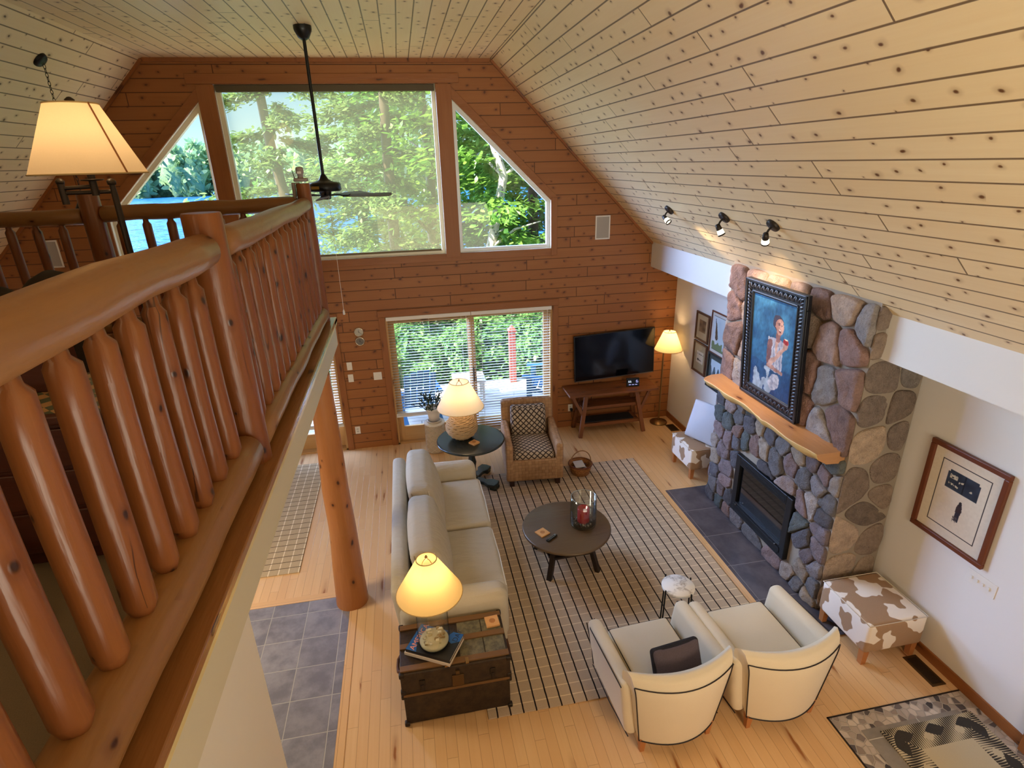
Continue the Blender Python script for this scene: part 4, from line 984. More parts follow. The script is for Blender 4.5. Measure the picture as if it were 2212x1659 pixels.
for s_, x_ in ((-1, tx0), (1, tx1)):
    b = MB(); b.tube([(x_, ty0+.17, .40), (x_+s_*.025, ty0+.19, .375), (x_+s_*.03, ty0+.25, .36), (x_+s_*.025, ty0+.31, .375), (x_, ty0+.33, .40)], .012, 8); b.build('handle', plain('leather_handle', srgb(84, 48, 26), .7), tk)
for x_ in (tx0+.012, tx1-.012):
    for y_ in (ty0+.012, ty1-.012):
        for z_ in (.022, .31, .355, tz-.028): b = MB(); b.rbox((x_, y_, z_), (.04, .04, .04), .01, 2); b.build('corner_cap', BRONZE, tk)
# ---- TV and its stand
tv = thing('television', 'large flat black television mounted on the plank wall', 'television', (-1.01, -.02, 1.2))
Mt = MX.Translation((-1.01, -.09, 1.208)) @ MX.Rotation(R(-2.0), 4, 'Y') @ MX.Rotation(R(1.5), 4, 'Z')
b = MB(); b.box(-.668, .668, -.012, .03, -.378, .378, None, 0, Mt); b.build('casing', plain('tv_casing', srgb(20, 20, 22), .4), tv, bevel=.005)
b = MB(); b.box(-.655, .655, -.0145, -.011, -.358, .365, None, 0, Mt); b.build('screen', plain('tv_screen', srgb(6, 6, 10), .12, 0, .5), tv)
b = MB(); b.box(-.655, .655, -.0155, -.012, -.376, -.364, None, 0, Mt); b.build('lower_trim', plain('tv_trim', srgb(120, 108, 96), .4, .7), tv)
b = MB(); b.box(-.2, .2, .03, .09, -.2, .2, None, 0, Mt); b.build('wall_mount', BLACK, tv)
so = plain('socket_plastic', srgb(232, 226, 216), .45)
st = thing('console_table', 'rustic brown sawbuck console table with two shelves under the television', 'console table', (-1.14, -.27, 0))
STW = wood('console_wood', srgb(140, 84, 44), srgb(104, 58, 28), srgb(56, 28, 12), knots=.35, ku=.4, kv=.16, rough=.4)
b = MB()
for k in range(3): b.box(-1.852, -.415, -.500+k*.155, -.500+k*.155+.152, .708, .740, 0)
b.build('top', STW, st, bevel=.003)
for x_, s_ in ((-1.62, -1), (-.66, 1)):
    for yy, yt in ((-.46, -.36), (-.06, -.15)):
        b = MB(); b.bar((x_+s_*.045, yy, 0), (x_-s_*.075, yt, .708), .062, .045, upv=(0, 1, 0)); b.build('leg', STW, st, bevel=.004)
        b = MB(); b.bar((x_-s_*.01, (yy+yt)/2-.0, .36), (x_+s_*.17, yt, .706), .045, .035, upv=(0, 1, 0)); b.build('brace', STW, st, bevel=.004)
for z_, e_ in ((.20, .04), (.475, -.01)):
    b = MB()
    b.box(-1.62-e_+.03, -.66+e_-.03, -.43+z_*.15, -.39+z_*.15, z_-.05, z_, 0); b.box(-1.62-e_+.03, -.66+e_-.03, -.13, -.09, z_-.05, z_, 0); b.box(-1.61, -.67, -.40+z_*.15, -.12, z_-.02, z_-.002, 0); b.build('shelf', STW, st, bevel=.003)
b = MB(); b.box(-1.55, -.75, -.36, -.14, .2005, .215)
tag(b.build('shelf_mat', plain('black_mat', srgb(14, 12, 14), .7)), 'thin black mat lying on the lower shelf of the console table', 'mat')
# ================================================================ lamps
def bulb(loc, e, col=(1, .66, .32), r=.035):
    l = bpy.data.lights.new('lamp_bulb', 'POINT'); l.energy = e; l.color = col; l.shadow_soft_size = r
    o = bpy.data.objects.new('lamp_bulb', l); COL.objects.link(o); o.location = loc; return o
def empire(c, r0, z0, r1, z1, mat, parent, n=44, trim=True):
    b = MB(); b.lathe([(r0, z0), (r0+(r1-r0)*.5-.0, (z0+z1)/2), (r1, z1)], n, c); q = b.build('lamp_shade', mat, parent)
    if trim:
        for r_, z_ in ((r0, z0), (r1, z1)):
            b = MB(); b.tube([(c[0]+r_*cos(2*pi*k/n), c[1]+r_*sin(2*pi*k/n), c[2]+z_) for k in range(n)], .004, 5, closed=True); b.build('rim', TRIMC, q)
    return q
TRIMC = plain('shade_tape', srgb(196, 166, 112), .8)
SH_Y = shade_mat('lit_cream_shade', (.84, .66, .34, 1), (1, .50, .10, 1), .22)
SH_Y2 = shade_mat('lit_ivory_shade', (.86, .70, .40, 1), (1, .60, .18, 1), .36)
SH_N = shade_mat('linen_shade', (.86, .78, .66, 1), (1, .62, .24, 1), .10)
SH_L = shade_mat('loft_shade', (.86, .72, .52, 1), (1, .52, .18, 1), .12)
BULBM = emit('glowing_bulb', (1, .8, .5, 1), 8)
def harp(c, z0, z1, r, parent, fin=.03):
    b = MB(); b.tube([(c[0], c[1]+r*sin(pi*k/12), c[2]+z0+(z1-z0)*(.5-.5*cos(pi*k/12))) if 0 else (c[0]+r*sin(2*pi*k/24), c[1], c[2]+z0+(z1-z0)*(.5-.5*cos(2*pi*k/24))) for k in range(24)], .0035, 6, closed=True); b.build('harp', BRASS, parent)
    b = MB(); b.lathe([(0, 0), (.008, .002), (.012, .012), (.009, .022), (.004, .03), (0, .032)], 12, (c[0], c[1], c[2]+z1)); b.build('finial', BRASS, parent)
# wicker ball lamp on the round side table
wc = (-3.587, -1.351, .685)
wl = thing('table_lamp', 'table lamp with woven ball base and wide linen shade on the round side table', 'lamp', wc, group='table lamps')
ROPE = NT('rope_weave'); u, v = ROPE.uv(); s1 = ROPE.math('SINE', ROPE.math('ADD', ROPE.math('MULTIPLY', v, 300.), ROPE.math('MULTIPLY', ROPE.math('SINE', ROPE.math('MULTIPLY', u, 190.)), 1.1)))
n1 = ROPE.noise(ROPE.obj(), 60, 2); ROPE.P(Base_Color=ROPE.mix(ROPE.step(s1, -.9, .5), srgb(92, 64, 40), ROPE.mix(n1, srgb(206, 172, 128), srgb(160, 124, 84))), Roughness=.8); ROPE.bump(s1, .9, .012); ROPE = ROPE.m
ROPE2 = plain('rope', srgb(204, 168, 122), .8, bump=.6, bs=150, var=.7)
b = MB(); b.lathe([(0, 0), (.10, .0), (.105, .012)]+[(.204*cos(a), .165+.165*sin(a)) for a in [R(-62+8*k) for k in range(17)]]+[(.07, .325), (.055, .335), (0, .335)], 40, wc); b.build('base', ROPE, wl)
b = MB(); rn = random.Random(4)
for k in range(20):                       # coils of twisted rope
    a = R(-62+7.2*k); r_, z_ = .203*cos(a), .165+.164*sin(a); n = 56
    b.tube([(wc[0]+(r_+.003*sin(9*t+k))*cos(2*pi*t/n+k), wc[1]+(r_+.003*sin(9*t+k))*sin(2*pi*t/n+k), wc[2]+z_+.004*sin(7*t+k*2)) for t in range(n)], [.0118+.0032*sin(t*1.7+k) for t in range(n)], 7, closed=True)
b.build('rope_coil', ROPE2, wl)
b = MB(); b.tube([(wc[0], wc[1], wc[2]+.33), (wc[0], wc[1], wc[2]+.50)], .012, 8); b.build('stem', BRASS, wl)
empire(wc, .305, .44, .125, .79, SH_N, wl); harp(wc, .47, .80, .05, wl)
b = MB(); b.lathe([(0, .50), (.02, .51), (.034, .56), (.026, .60), (0, .615)], 12, wc); b.build('bulb', BULBM, wl)
bulb((wc[0], wc[1], wc[2]+.60), 9)
# glass cylinder lamp on the books on the trunk
gc = (-4.163, -4.675, .606)
gl = thing('table_lamp', 'lit table lamp with clear glass cylinder base standing on books on the trunk', 'lamp', gc, group='table lamps')
b = MB(); b.lathe([(0, .002), (.105, .002), (.118, .015), (.122, .05), (.120, .37), (.10, .415), (.06, .435), (.045, .44)], 40, gc); b.build('glass_base', JAR, gl)
PEB = [srgb(206, 196, 168), srgb(188, 172, 134), srgb(222, 214, 192), srgb(150, 122, 74)]
b = MB(); cv = []; rn = random.Random(5)
b.lathe([(.0, .010), (.108, .010), (.113, .03), (.108, .042), (.06, .056), (0, .060)], 30, gc); cv += [srgb(200, 190, 158)[:3]]*len(b.v)
for k in range(34):
    a = rn.random()*2*pi; q = sqrt(rn.random())*.092; z_ = .056-.10*q*q/.09*.12+rn.random()*.004; s_ = rn.uniform(.009, .017); n0 = len(b.v)
    b.rbox((gc[0]+q*cos(a), gc[1]+q*sin(a), gc[2]+z_), (s_*2, s_*1.6, s_*1.1), s_*.5, 1); c_ = rn.choice(PEB); cv += [c_[:3]]*(len(b.v)-n0)
tag(b.build('pebble_fill', vcol('lamp_pebbles', .4), gl, col=cv), kind='stuff')
b = MB(); b.lathe([(.05, .44), (.04, .45), (.014, .46), (.012, .55)], 16, gc); b.build('cap', BRASS, gl)
empire(gc, .248, .490, .075, .795, SH_Y, gl); harp(gc, .52, .80, .045, gl)
b = MB(); b.lathe([(0, .56), (.02, .57), (.034, .62), (.026, .66), (0, .675)], 12, gc); b.build('bulb', BULBM, gl)
bulb((gc[0], gc[1], gc[2]+.655), 9)
# floor lamp in the corner
fc = (-.245, -.215, 0)
fl = thing('floor_lamp', 'brass swing arm floor lamp with lit pleated shade in the corner by the television', 'lamp', fc)
b = MB(); b.lathe([(0, 0), (.138, 0), (.14, .012), (.13, .026), (.04, .036), (.014, .05), (0, .05)], 32, fc); b.build('base', BRASS, fl)
b = MB(); b.tube([(fc[0], fc[1], .04), (fc[0], fc[1], 1.23)], .013, 12); b.build('pole', BRASS, fl)
sc_ = (-.183, -.245, 0)
b = MB(); b.tube([(fc[0], fc[1], 1.215), (-.15, -.20, 1.215), (-.12, -.24, 1.215), (sc_[0], sc_[1], 1.215), (sc_[0], sc_[1], 1.36)], .008, 8); b.build('swing_arm', BRASS, fl)
empire(sc_, .215, 1.275, .095, 1.565, SH_Y2, fl); harp(sc_, 1.36, 1.57, .04, fl)
b = MB(); b.lathe([(0, 1.36), (.03, 1.42), (.02, 1.46), (0, 1.475)], 12, sc_); b.build('bulb', BULBM, fl)
bulb((sc_[0], sc_[1], 1.44), 24)
# swing arm floor lamp up in the loft
lx, ly = -5.50, -5.02
ll = thing('floor_lamp', 'bronze swing arm floor lamp with big paper shade in the loft behind the railing', 'lamp', (-5.43, -5.0, 2.668))
b = MB(); b.lathe([(0, 2.668), (.14, 2.668), (.14, 2.685), (.03, 2.70), (0, 2.70)], 28, (-5.43, -5.0, 0)); b.build('base', BRONZE, ll)
b = MB(); b.tube([(-5.43, -5.0, 2.69), (-5.43, -5.0, 3.98), (-5.43, -5.0, 4.035)], [.014, .014, .012], 10); b.lathe([(0, 4.03), (.018, 4.035), (.02, 4.05), (.012, 4.06), (0, 4.063)], 10, (-5.43, -5.0, 0)); b.build('pole', BRONZE, ll)
b = MB(); b.tube([(-5.43, -5.0, 4.005), (-5.63, -5.03, 4.005)], .009, 8); b.tube([(-5.63, -5.03, 3.955), (-5.63, -5.03, 4.045)], .015, 10); b.lathe([(0, 4.04), (.016, 4.045), (.018, 4.057), (.010, 4.068), (0, 4.07)], 10, (-5.63, -5.03, 0)); b.tube([(-5.63, -5.03, 4.025), (lx, ly, 4.03)], .009, 8); b.build('swing_arm', BRONZE, ll)
b = MB(); b.tube([(lx, ly, 3.99), (lx, ly, 4.12)], .016, 10); b.lathe([(0, 4.052), (.045, 4.056), (.047, 4.061), (.0, 4.064)], 20, (lx, ly, 0)); b.build('socket', BRONZE, ll)
empire((lx, ly, 0), .232, 4.085, .104, 4.375, SH_L, ll)
b = MB(); b.lathe([(0, 4.375), (.016, 4.378), (.020, 4.392), (.008, 4.402), (0, 4.404)], 12, (lx, ly, 0)); b.build('finial', BRONZE, ll)
b = MB()
a0 = R(-30); b.bar((lx+.2335*cos(a0), ly+.2335*sin(a0), 4.086), (lx+.1055*cos(a0), ly+.1055*sin(a0), 4.375), .014, .002, upv=(cos(a0+pi/2), sin(a0+pi/2), 0)); b.build('seam', plain('shade_seam', srgb(150, 96, 48), .8), ll)
b = MB(); b.lathe([(0, 4.12), (.03, 4.18), (.02, 4.23), (0, 4.245)], 12, (lx, ly, 0)); b.build('bulb', BULBM, ll)
bulb((lx, ly, 4.21), 5)
# swag pendant on the left slope: canopy, chain and a small bell shade
pe = thing('pendant_lamp', 'black ceiling canopy with hanging chain on the left sloped ceiling', 'pendant lamp', (-7.168, -1.66, 5.05))
nl = V((2.401, 0, -2.357)).normalized()
Mc = MX.Translation((-7.168, -1.66, 5.048)) @ nl.to_track_quat('Z', 'Y').to_matrix().to_4x4()
b = MB(); b.lathe([(0, .035), (.03, .035), (.055, .03), (.066, .015), (.068, 0)], 24, (0, 0, 0), M=Mc); b.build('canopy', BLACK, pe)
b = MB(); z_ = 4.99; k = 0
while z_ > 3.85:
    a = pi/2*(k % 2); M2 = MX.Translation((-7.145, -1.66, z_)) @ MX.Rotation(a, 4, 'Z')
    b.tube([M2 @ V((.010*cos(2*pi*i/10), 0, .022*sin(2*pi*i/10))) for i in range(10)], .0028, 5, closed=True); z_ -= .034; k += 1
b.build('chain', BRONZE, pe)
b = MB(); b.lathe([(.02, 3.86), (.05, 3.83), (.10, 3.74), (.12, 3.66)], 24, (-7.145, -1.66, 0)); b.build('lamp_shade', BLACK, pe)
# three spotlights on the right slope
nr = V((-2.401, 0, -2.357)).normalized()
for k, (p_, lab) in enumerate((((-1.060, -1.763, 3.527), 'small ceiling spotlight farthest from the viewer, nearest the gable wall'), ((-1.078, -2.986, 3.545), 'small ceiling spotlight in the middle of the three'), ((-1.077, -3.751, 3.544), 'small ceiling spotlight of the three nearest the viewer'))):
    t = thing('ceiling_spotlight', lab, 'spotlight', p_, 0, 'spotlights on the sloped ceiling'); p = V(p_)
    Mc = MX.Translation(p) @ nr.to_track_quat('Z', 'Y').to_matrix().to_4x4()
    b = MB(); b.lathe([(.062, 0), (.062, .018), (.056, .028), (.0, .030)], 24, M=Mc); b.build('canopy', BRONZE, t)
    h = p+nr*.075+V((-.01, 0, -.03)); aim = (V((-.45, -3.2+.3*(k-1), 2.1))-h).normalized()
    b = MB(); b.tube([p+nr*.028, p+nr*.06, h], .009, 8); b.build('arm', BRONZE, t)
    Ms = MX.Translation(h) @ aim.to_track_quat('Z', 'Y').to_matrix().to_4x4()
    b = MB(); b.lathe([(0, -.02), (.022, -.015), (.026, .02), (.028, .04)], 16, M=Ms); q = b.build('head', BRONZE, t)
    b = MB(); b.lathe([(.028, .04), (.034, .085), (.0, .087)], 16, M=Ms); b.build('lens', emit('spot_lens', (1, .86, .62, 1), 2.2), q)
    b = MB(); b.lathe([(.0345, .084), (.036, .098), (.030, .098), (.029, .086)], 16, M=Ms); b.build('ring', BRONZE, q)
    light('spot_beam', 'SPOT', h+aim*.11, 60, (1, .74, .46), to=h+aim, spot_size=R(72), spot_blend=.6, shadow_soft_size=.03)
# ---------------------------------------------------------------- ceiling fan
fx, fy = -4.858, -1.75
cf = thing('ceiling_fan', 'black ceiling fan on a long rod with dark wood blades', 'ceiling fan', (fx, fy, ZT))
FANB = plain('fan_black', srgb(18, 19, 20), .35, .3)
b = MB(); b.lathe([(.082, ZT), (.082, ZT-.03), (.078, ZT-.045), (.05, ZT-.10), (.022, ZT-.12), (0, ZT-.12)], 28, (fx, fy, 0)); b.build('canopy', FANB, cf)
b = MB(); b.tube([(fx, fy, ZT-.11), (fx, fy, 4.0)], .016, 12); b.build('downrod', FANB, cf)
b = MB(); b.lathe([(.018, 4.02), (.03, 4.00), (.05, 3.965), (.095, 3.945), (.15, 3.935), (.163, 3.92), (.165, 3.865), (.15, 3.852), (.06, 3.848), (.055, 3.80), (.05, 3.775), (0, 3.77)], 36, (fx, fy, 0)); b.build('motor_housing', FANB, cf)
b = MB(); b.box(-.045, .045, -.002, .002, -.014, .014, None, 0, MX.Translation((fx-.075, fy-.150, 3.892)) @ MX.Rotation(R(-26), 4, 'Z')); b.build('name_plate', plain('name_plate', srgb(176, 150, 84), .4, .5), cf)
BLD = wood('blade_wood', srgb(96, 74, 62), srgb(70, 52, 44), srgb(40, 28, 22), knots=0, tint=.1, rough=.4)
for k in range(5):
    a = R(-14+72*k); M2 = MX.Translation((fx, fy, 3.805)) @ MX.Rotation(a, 4, 'Z') @ MX.Rotation(R(11), 4, 'X')
    b = MB(); b.prism([(.19, -.045), (.60, -.068), (.675, -.06), (.69, 0), (.675, .06), (.60, .068), (.19, .045), (.175, 0)], .007, M2); q = b.build('blade', BLD, cf)
    b = MB(); b.box(.05, .24, -.014, .014, .006, .013, None, 0, M2); b.rbox((.21, 0, .010), (.08, .075, .008), .003, 2, M=M2); b.build('blade_iron', FANB, q)
b = MB(); b.tube([(fx+.03, fy-.04, 3.80), (fx+.025, fy-.04, 2.62)], .0022, 5); b.lathe([(.004, 2.62), (.011, 2.60), (.012, 2.565), (0, 2.56)], 10, (fx+.025, fy-.04, 0)); b.build('pull_chain', plain('pull_white', srgb(232, 224, 210), .5), cf)
# ================================================================ small things
def coaster(name, label, x, y, z, rz, s_=.052, h=.016):
    t = thing(name, label, 'coaster', (x, y, z), rz, 'wooden coasters')
    b = MB(); b.box(-s_, s_, -s_, s_, 0, h); b.build('block', LIGHTW, t, local=True, bevel=.002)
    b = MB(); b.lathe([(.026, h), (.022, h+.002), (.014, h+.0008), (0, h+.0012)], 14); b.build('inset', plain('coaster_inset', srgb(176, 118, 62), .6), t, local=True)
    return t
LIGHTW = wood('light_wood', srgb(226, 176, 116), srgb(204, 146, 86), srgb(140, 90, 50), knots=0, tint=.1)
coaster('coaster', 'pale wooden coaster on the steamer trunk', -3.683, -4.505, tz-.008, R(4), .055, .020)
coaster('coaster', 'wooden coaster on the round side table in front of the woven lamp', -3.455, -1.565, .685, R(38), .052, .022)
coaster('coaster', 'reddish wooden coaster on the low round coffee table', -2.965, -3.305, .450, R(28), .058, .014)
rm = thing('remote_control', 'small black remote control on the low round coffee table', 'remote control', (-2.892, -3.415, .45), R(36))
b = MB(); b.rbox((0, 0, .011), (.145, .038, .020), .008, 3); b.build('body', plain('remote_black', srgb(22, 24, 24), .4), rm, local=True)
b = MB()
for i in range(5):
    for j in (-1, 1): b.rbox((-.04+i*.02, j*.008, .0215), (.011, .008, .004), .002, 1)
b.lathe([(.010, .021), (.010, .024), (0, .024)], 12, (.054, 0, 0)); b.build('button', plain('remote_keys', srgb(120, 126, 122), .4), rm, local=True)
# candle in its glass cylinder
kx, ky = -2.505, -3.255
hv = thing('hurricane_vase', 'clear glass cylinder holding a red pillar candle on the coffee table', 'vase', (kx, ky, .45))
b = MB(); b.lathe([(0, .452), (.118, .452), (.132, .462), (.137, .48), (.137, .80), (.133, .802), (.130, .80), (.130, .485), (.10, .470), (0, .468)], 44, (kx, ky, 0)); b.build('glass', JAR, hv)
b = MB(); b.tube([(kx+.1345*cos(2*pi*k/44), ky+.1345*sin(2*pi*k/44), .801) for k in range(44)], .0032, 6, closed=True); b.build('glass_rim', plain('glass_edge', srgb(150, 150, 140), .1, 0, .8), hv)
cdl = thing('candle', 'red pillar candle among dark stones inside the glass cylinder', 'candle', (kx, ky, .47))
RED = plain('red_wax', srgb(176, 30, 44), .4, Subsurface_Weight=0.)
b = MB(); b.lathe([(0, .49), (.062, .49), (.064, .50), (.064, .655), (.061, .662), (.050, .660), (.040, .642), (.02, .634), (0, .632)], 32, (kx, ky, 0)); b.build('wax', RED, cdl)
b = MB(); b.tube([(kx, ky, .63), (kx+.002, ky, .65)], .002, 5); b.build('wick', BLACK, cdl)
rn = random.Random(3); SM = [plain('river_stone_black', srgb(40, 36, 38), .3), plain('river_stone_grey', srgb(120, 110, 104), .35), plain('river_stone_tan', srgb(150, 128, 108), .35)]
for k in range(34):
    ring = k % 2; a = 2*pi*k/34+rn.uniform(-.1, .1); q = .100 if ring else .086; z_ = .482+(.0 if k < 17 else .022)+rn.uniform(0, .008); s_ = rn.uniform(.011, .017)
    b = MB(); b.rbox((0, 0, 0), (s_*2, s_*1.6, s_*1.3), s_*.6, 1, M=MX.Translation((kx+q*cos(a), ky+q*sin(a), z_)) @ Euler((rn.random()*3, rn.random()*3, rn.random()*3)).to_matrix().to_4x4())
    one(b, 'river_stone', SM[(0, 0, 1, 0, 2)[k % 5]], 'small polished river stone around the red candle', 'stone', 'river stones in the glass cylinder')
# books on the trunk
def book(name, label, cx, cyy, z, w_, d_, h_, rz, cov, pag='page_white'):
    t = thing(name, label, 'book', (cx, cyy, z), rz, 'books under the glass lamp')
    b = MB(); b.box(-w_/2, w_/2, -d_/2, d_/2, 0, .004); b.box(-w_/2, w_/2, -d_/2, d_/2, h_-.004, h_); b.box(-w_/2, w_/2, -d_/2, -d_/2+.004, .004, h_-.004); b.build('cover', cov, t, local=True)
    b = MB(); b.box(-w_/2+.005, w_/2-.004, -d_/2+.004, d_/2-.005, .004, h_-.004); b.build('pages', plain(pag, srgb(222, 206, 184), .8), t, local=True); return t
bk1 = book('large_book', 'pale spined book at the bottom of the pair on the trunk', -4.165, -4.672, tz+.003, .385, .275, .024, R(-29.5), plain('book_cream', srgb(214, 196, 176), .5))
bk2 = book('large_book', 'blue and black picture book lying on top under the glass lamp', -4.160, -4.668, tz+.027, .375, .270, .026, R(-29.5), plain('book_black', srgb(26, 24, 26), .35))
b = MB(); BL = plain('book_blue', srgb(34, 92, 160), .35)
b.add([(-.186, -.133, .0264), (-.095, -.133, .0264), (-.130, -.05, .0264), (-.118, .04, .0264), (.02, .09, .0264), (.06, .133, .0264), (-.186, .133, .0264)], [tuple(range(7))])
b.add([(.187, .133, .0264), (.10, .133, .0264), (.06, .06, .0264), (.13, .02, .0264), (.187, .06, .0264)], [tuple(range(5))])
b.build('cover_picture', BL, bk2, local=True)
def text(s_, size, M, mat, name, parent, ext=.0006):
    cu = bpy.data.curves.new(name, 'FONT'); cu.body = s_; cu.size = size; cu.extrude = ext; cu.align_x = 'LEFT'
    o = bpy.data.objects.new(name, cu); COL.objects.link(o); dg = bpy.context.evaluated_depsgraph_get(); me = bpy.data.meshes.new_from_object(o.evaluated_get(dg))
    bpy.data.objects.remove(o); q = bpy.data.objects.new(name, me); COL.objects.link(q); me.materials.clear(); me.materials.append(mat); q.parent = parent; q.matrix_basis = M; return q
text('AMERICA', .064, MX.Translation((-.118, -.125, .0268)) @ MX.Rotation(pi/2, 4, 'Z'), plain('title_coral', srgb(240, 150, 120), .5), 'title', bk2)
text('DAY', .060, MX.Translation((.165, .045, .0268)) @ MX.Rotation(pi/2, 4, 'Z'), plain('title_navy', srgb(20, 34, 60), .5), 'title', bk2)
# weather display on the console table
wd = thing('weather_display', 'small black weather display with lit readings on the console table', 'display', (-.78, -.33, .74), R(-6))
b = MB(); b.rbox((0, 0, .068), (.205, .028, .135), .008, 3, fn=lambda p, a, b_, d: (p.x, p.y+.02*(p.z+.065)/.13, p.z)); b.build('case', BLACK, wd, local=True)
Md = MX.Translation((0, -.0145, .070)) @ MX.Rotation(R(90-8), 4, 'X'); 
b = MB(); b.add([(-.094, -.054, 0), (.094, -.054, 0), (.094, .054, 0), (-.094, .054, 0)], [(0, 1, 2, 3)], None, 0, False, Md); b.build('screen', plain('lcd_dark', srgb(8, 9, 22), .3), wd, local=True)
E1 = emit('lcd_white', (.75, .86, 1, 1), 1.0); E2 = emit('lcd_violet', (.50, .50, 1, 1), .9)
text('66', .052, Md @ MX.Translation((-.080, .000, .001)), E1, 'reading', wd, .0002); 
b = MB()
for x0, x1, y0_, y1_ in ((.045, .078, .0, .008), (.045, .053, .0, .038), (.045, .070, .030, .038), (.070, .078, .0, .022)): b.box(x0, x1, y0_, y1_, .0005, .0012, None, 0, Md)
for x0 in (-.07, -.02, .03): b.box(x0, x0+.035, -.038, -.028, .0005, .001, None, 0, Md)
b.build('reading', E2, wd, local=True)
# plant on its ceramic garden stool
px_, py_ = -3.915, -.33
CER = NT('trellis_ceramic'); u, v = CER.uv(); s_ = .085
ea = CER.math('ABSOLUTE', CER.math('SUBTRACT', CER.math('FRACT', CER.math('DIVIDE', CER.math('ADD', CER.math('MULTIPLY', u, .75), v), s_)), .5)); eb = CER.math('ABSOLUTE', CER.math('SUBTRACT', CER.math('FRACT', CER.math('DIVIDE', CER.math('SUBTRACT', CER.math('MULTIPLY', u, .75), v), s_)), .5))
rg = CER.step(CER.math('MAXIMUM', ea, eb), .42, .47); CER.P(Base_Color=CER.mix(rg, srgb(196, 178, 152), srgb(228, 216, 196)), Roughness=.35); CER.bump(rg, 1., .012); CER = CER.m
gs = thing('garden_stool', 'cream ceramic garden stool with trellis relief under the potted plant', 'garden stool', (px_, py_, 0))
b = MB(); b.lathe([(.12, 0), (.142, .01), (.150, .04), (.152, .22), (.150, .42), (.142, .46)], 40, (px_, py_, 0)); b.build('drum', CER, gs)
b = MB(); b.lathe([(.142, .455), (.156, .462), (.158, .474), (.150, .484), (0, .488)], 40, (px_, py_, 0)); b.build('top', plain('stool_cream', srgb(232, 224, 210), .3), gs)
pp = thing('potted_plant', 'leafy green plant in a white pot on the ceramic stool', 'potted plant', (px_, py_, .488))
b = MB(); b.lathe([(0, .49), (.105, .49), (.112, .498), (.118, .51), (.09, .512)], 28, (px_, py_, 0)); b.build('saucer', plain('saucer', srgb(214, 200, 180), .4), pp)
b = MB(); b.lathe([(0, .512), (.076, .512), (.092, .62), (.106, .685), (.118, .69), (.12, .72), (.112, .722), (.104, .70), (0, .695)], 32, (px_, py_, 0)); b.build('pot', plain('pot_white', srgb(232, 226, 216), .4), pp)
def leafmat(name, c1_, c2_, tr=.35):
    t = NT(name); t.t.nodes.remove(t.b); oi = t.n('NewGeometry'); n = t.noise(t.obj(), 3., 2); c_ = t.mix(t.step(n, .3, .7), c1_, c2_); c_ = t.mix(t.math('MULTIPLY', oi.outputs['Random Per Island'], .45), c_, c2_)
    d_ = t.n('BsdfDiffuse', {0: c_}); q = t.n('BsdfTranslucent', {0: c_}); g_ = t.n('BsdfGlossy', {0: (1, 1, 1, 1), 'Roughness': .35}); m1 = t.n('MixShader', {0: tr}); t.set(m1.inputs[1], d_.outputs[0]); t.set(m1.inputs[2], q.outputs[0])
    m2 = t.n('MixShader', {0: .05}); t.set(m2.inputs[1], m1.outputs[0]); t.set(m2.inputs[2], g_.outputs[0]); t.set(t.out.inputs[0], m2.outputs[0]); return t.m
HL = leafmat('houseplant_leaf', srgb(44, 70, 34), srgb(22, 40, 20), .1)
rn = random.Random(8); fo = MB(); sm_ = MB()
def leafquad(mb, p, d, w_, n):
    d = V(d).normalized(); s_ = d.cross(V(n)).normalized(); L = w_*2.2
    mb.add([p, p+d*L*.35+s_*w_*.5, p+d*L*.75+s_*w_*.35, p+d*L, p+d*L*.75-s_*w_*.35, p+d*L*.35-s_*w_*.5], [(0, 1, 2, 3, 4, 5)])
for k in range(26):
    a = rn.random()*2*pi; e_ = rn.uniform(.25, 1.3); L = rn.uniform(.14, .29); d = V((cos(a)*cos(e_), sin(a)*cos(e_), sin(e_))); p0 = V((px_+.05*cos(a), py_+.05*sin(a), .70)); p1 = p0+d*L
    sm_.tube([p0, p0.lerp(p1, .5)+V((0, 0, .02)), p1], [.004, .003, .002], 5)
    for j in range(9):
        f_ = .35+.65*j/8; q = p0.lerp(p1, f_); ld = V((rn.uniform(-1, 1), rn.uniform(-1, 1), rn.uniform(-.1, .7)))+d*.6; leafquad(fo, q, ld, rn.uniform(.018, .028), V((rn.uniform(-.4, .4), rn.uniform(-.4, .4), 1)))
fo.build('foliage', HL, pp); sm_.build('stems', plain('plant_stem', srgb(70, 74, 40), .6), pp)
# magazine basket
bx, by = -1.985, -1.49
BSK = weave('basket_splint', srgb(176, 120, 66), srgb(130, 80, 40), .022)
bs = thing('magazine_basket', 'round splint basket with bentwood handle on the floor by the woven armchair', 'basket', (bx, by, 0))
b = MB(); b.lathe([(0, .004), (.115, .004), (.125, .012), (.150, .10), (.160, .165), (.155, .165), (.142, .09), (.115, .016), (0, .016)], 36, (bx, by, 0)); b.build('bowl', BSK, bs)
b = MB(); b.tube([(bx+.162*cos(2*pi*k/36), by+.162*sin(2*pi*k/36), .155) for k in range(36)], .011, 6, closed=True); b.build('rim', plain('basket_rim', srgb(104, 52, 30), .5), bs)
b = MB(); b.tube([(bx+.158*cos(pi*k/16), by+.02*cos(pi*k/16), .15+.20*sin(pi*k/16)) for k in range(17)], .007, 8); b.build('handle', plain('basket_handle', srgb(150, 104, 60), .5), bs)
rn = random.Random(2); MAGC = [srgb(196, 196, 206), srgb(60, 52, 90), srgb(220, 222, 228)]
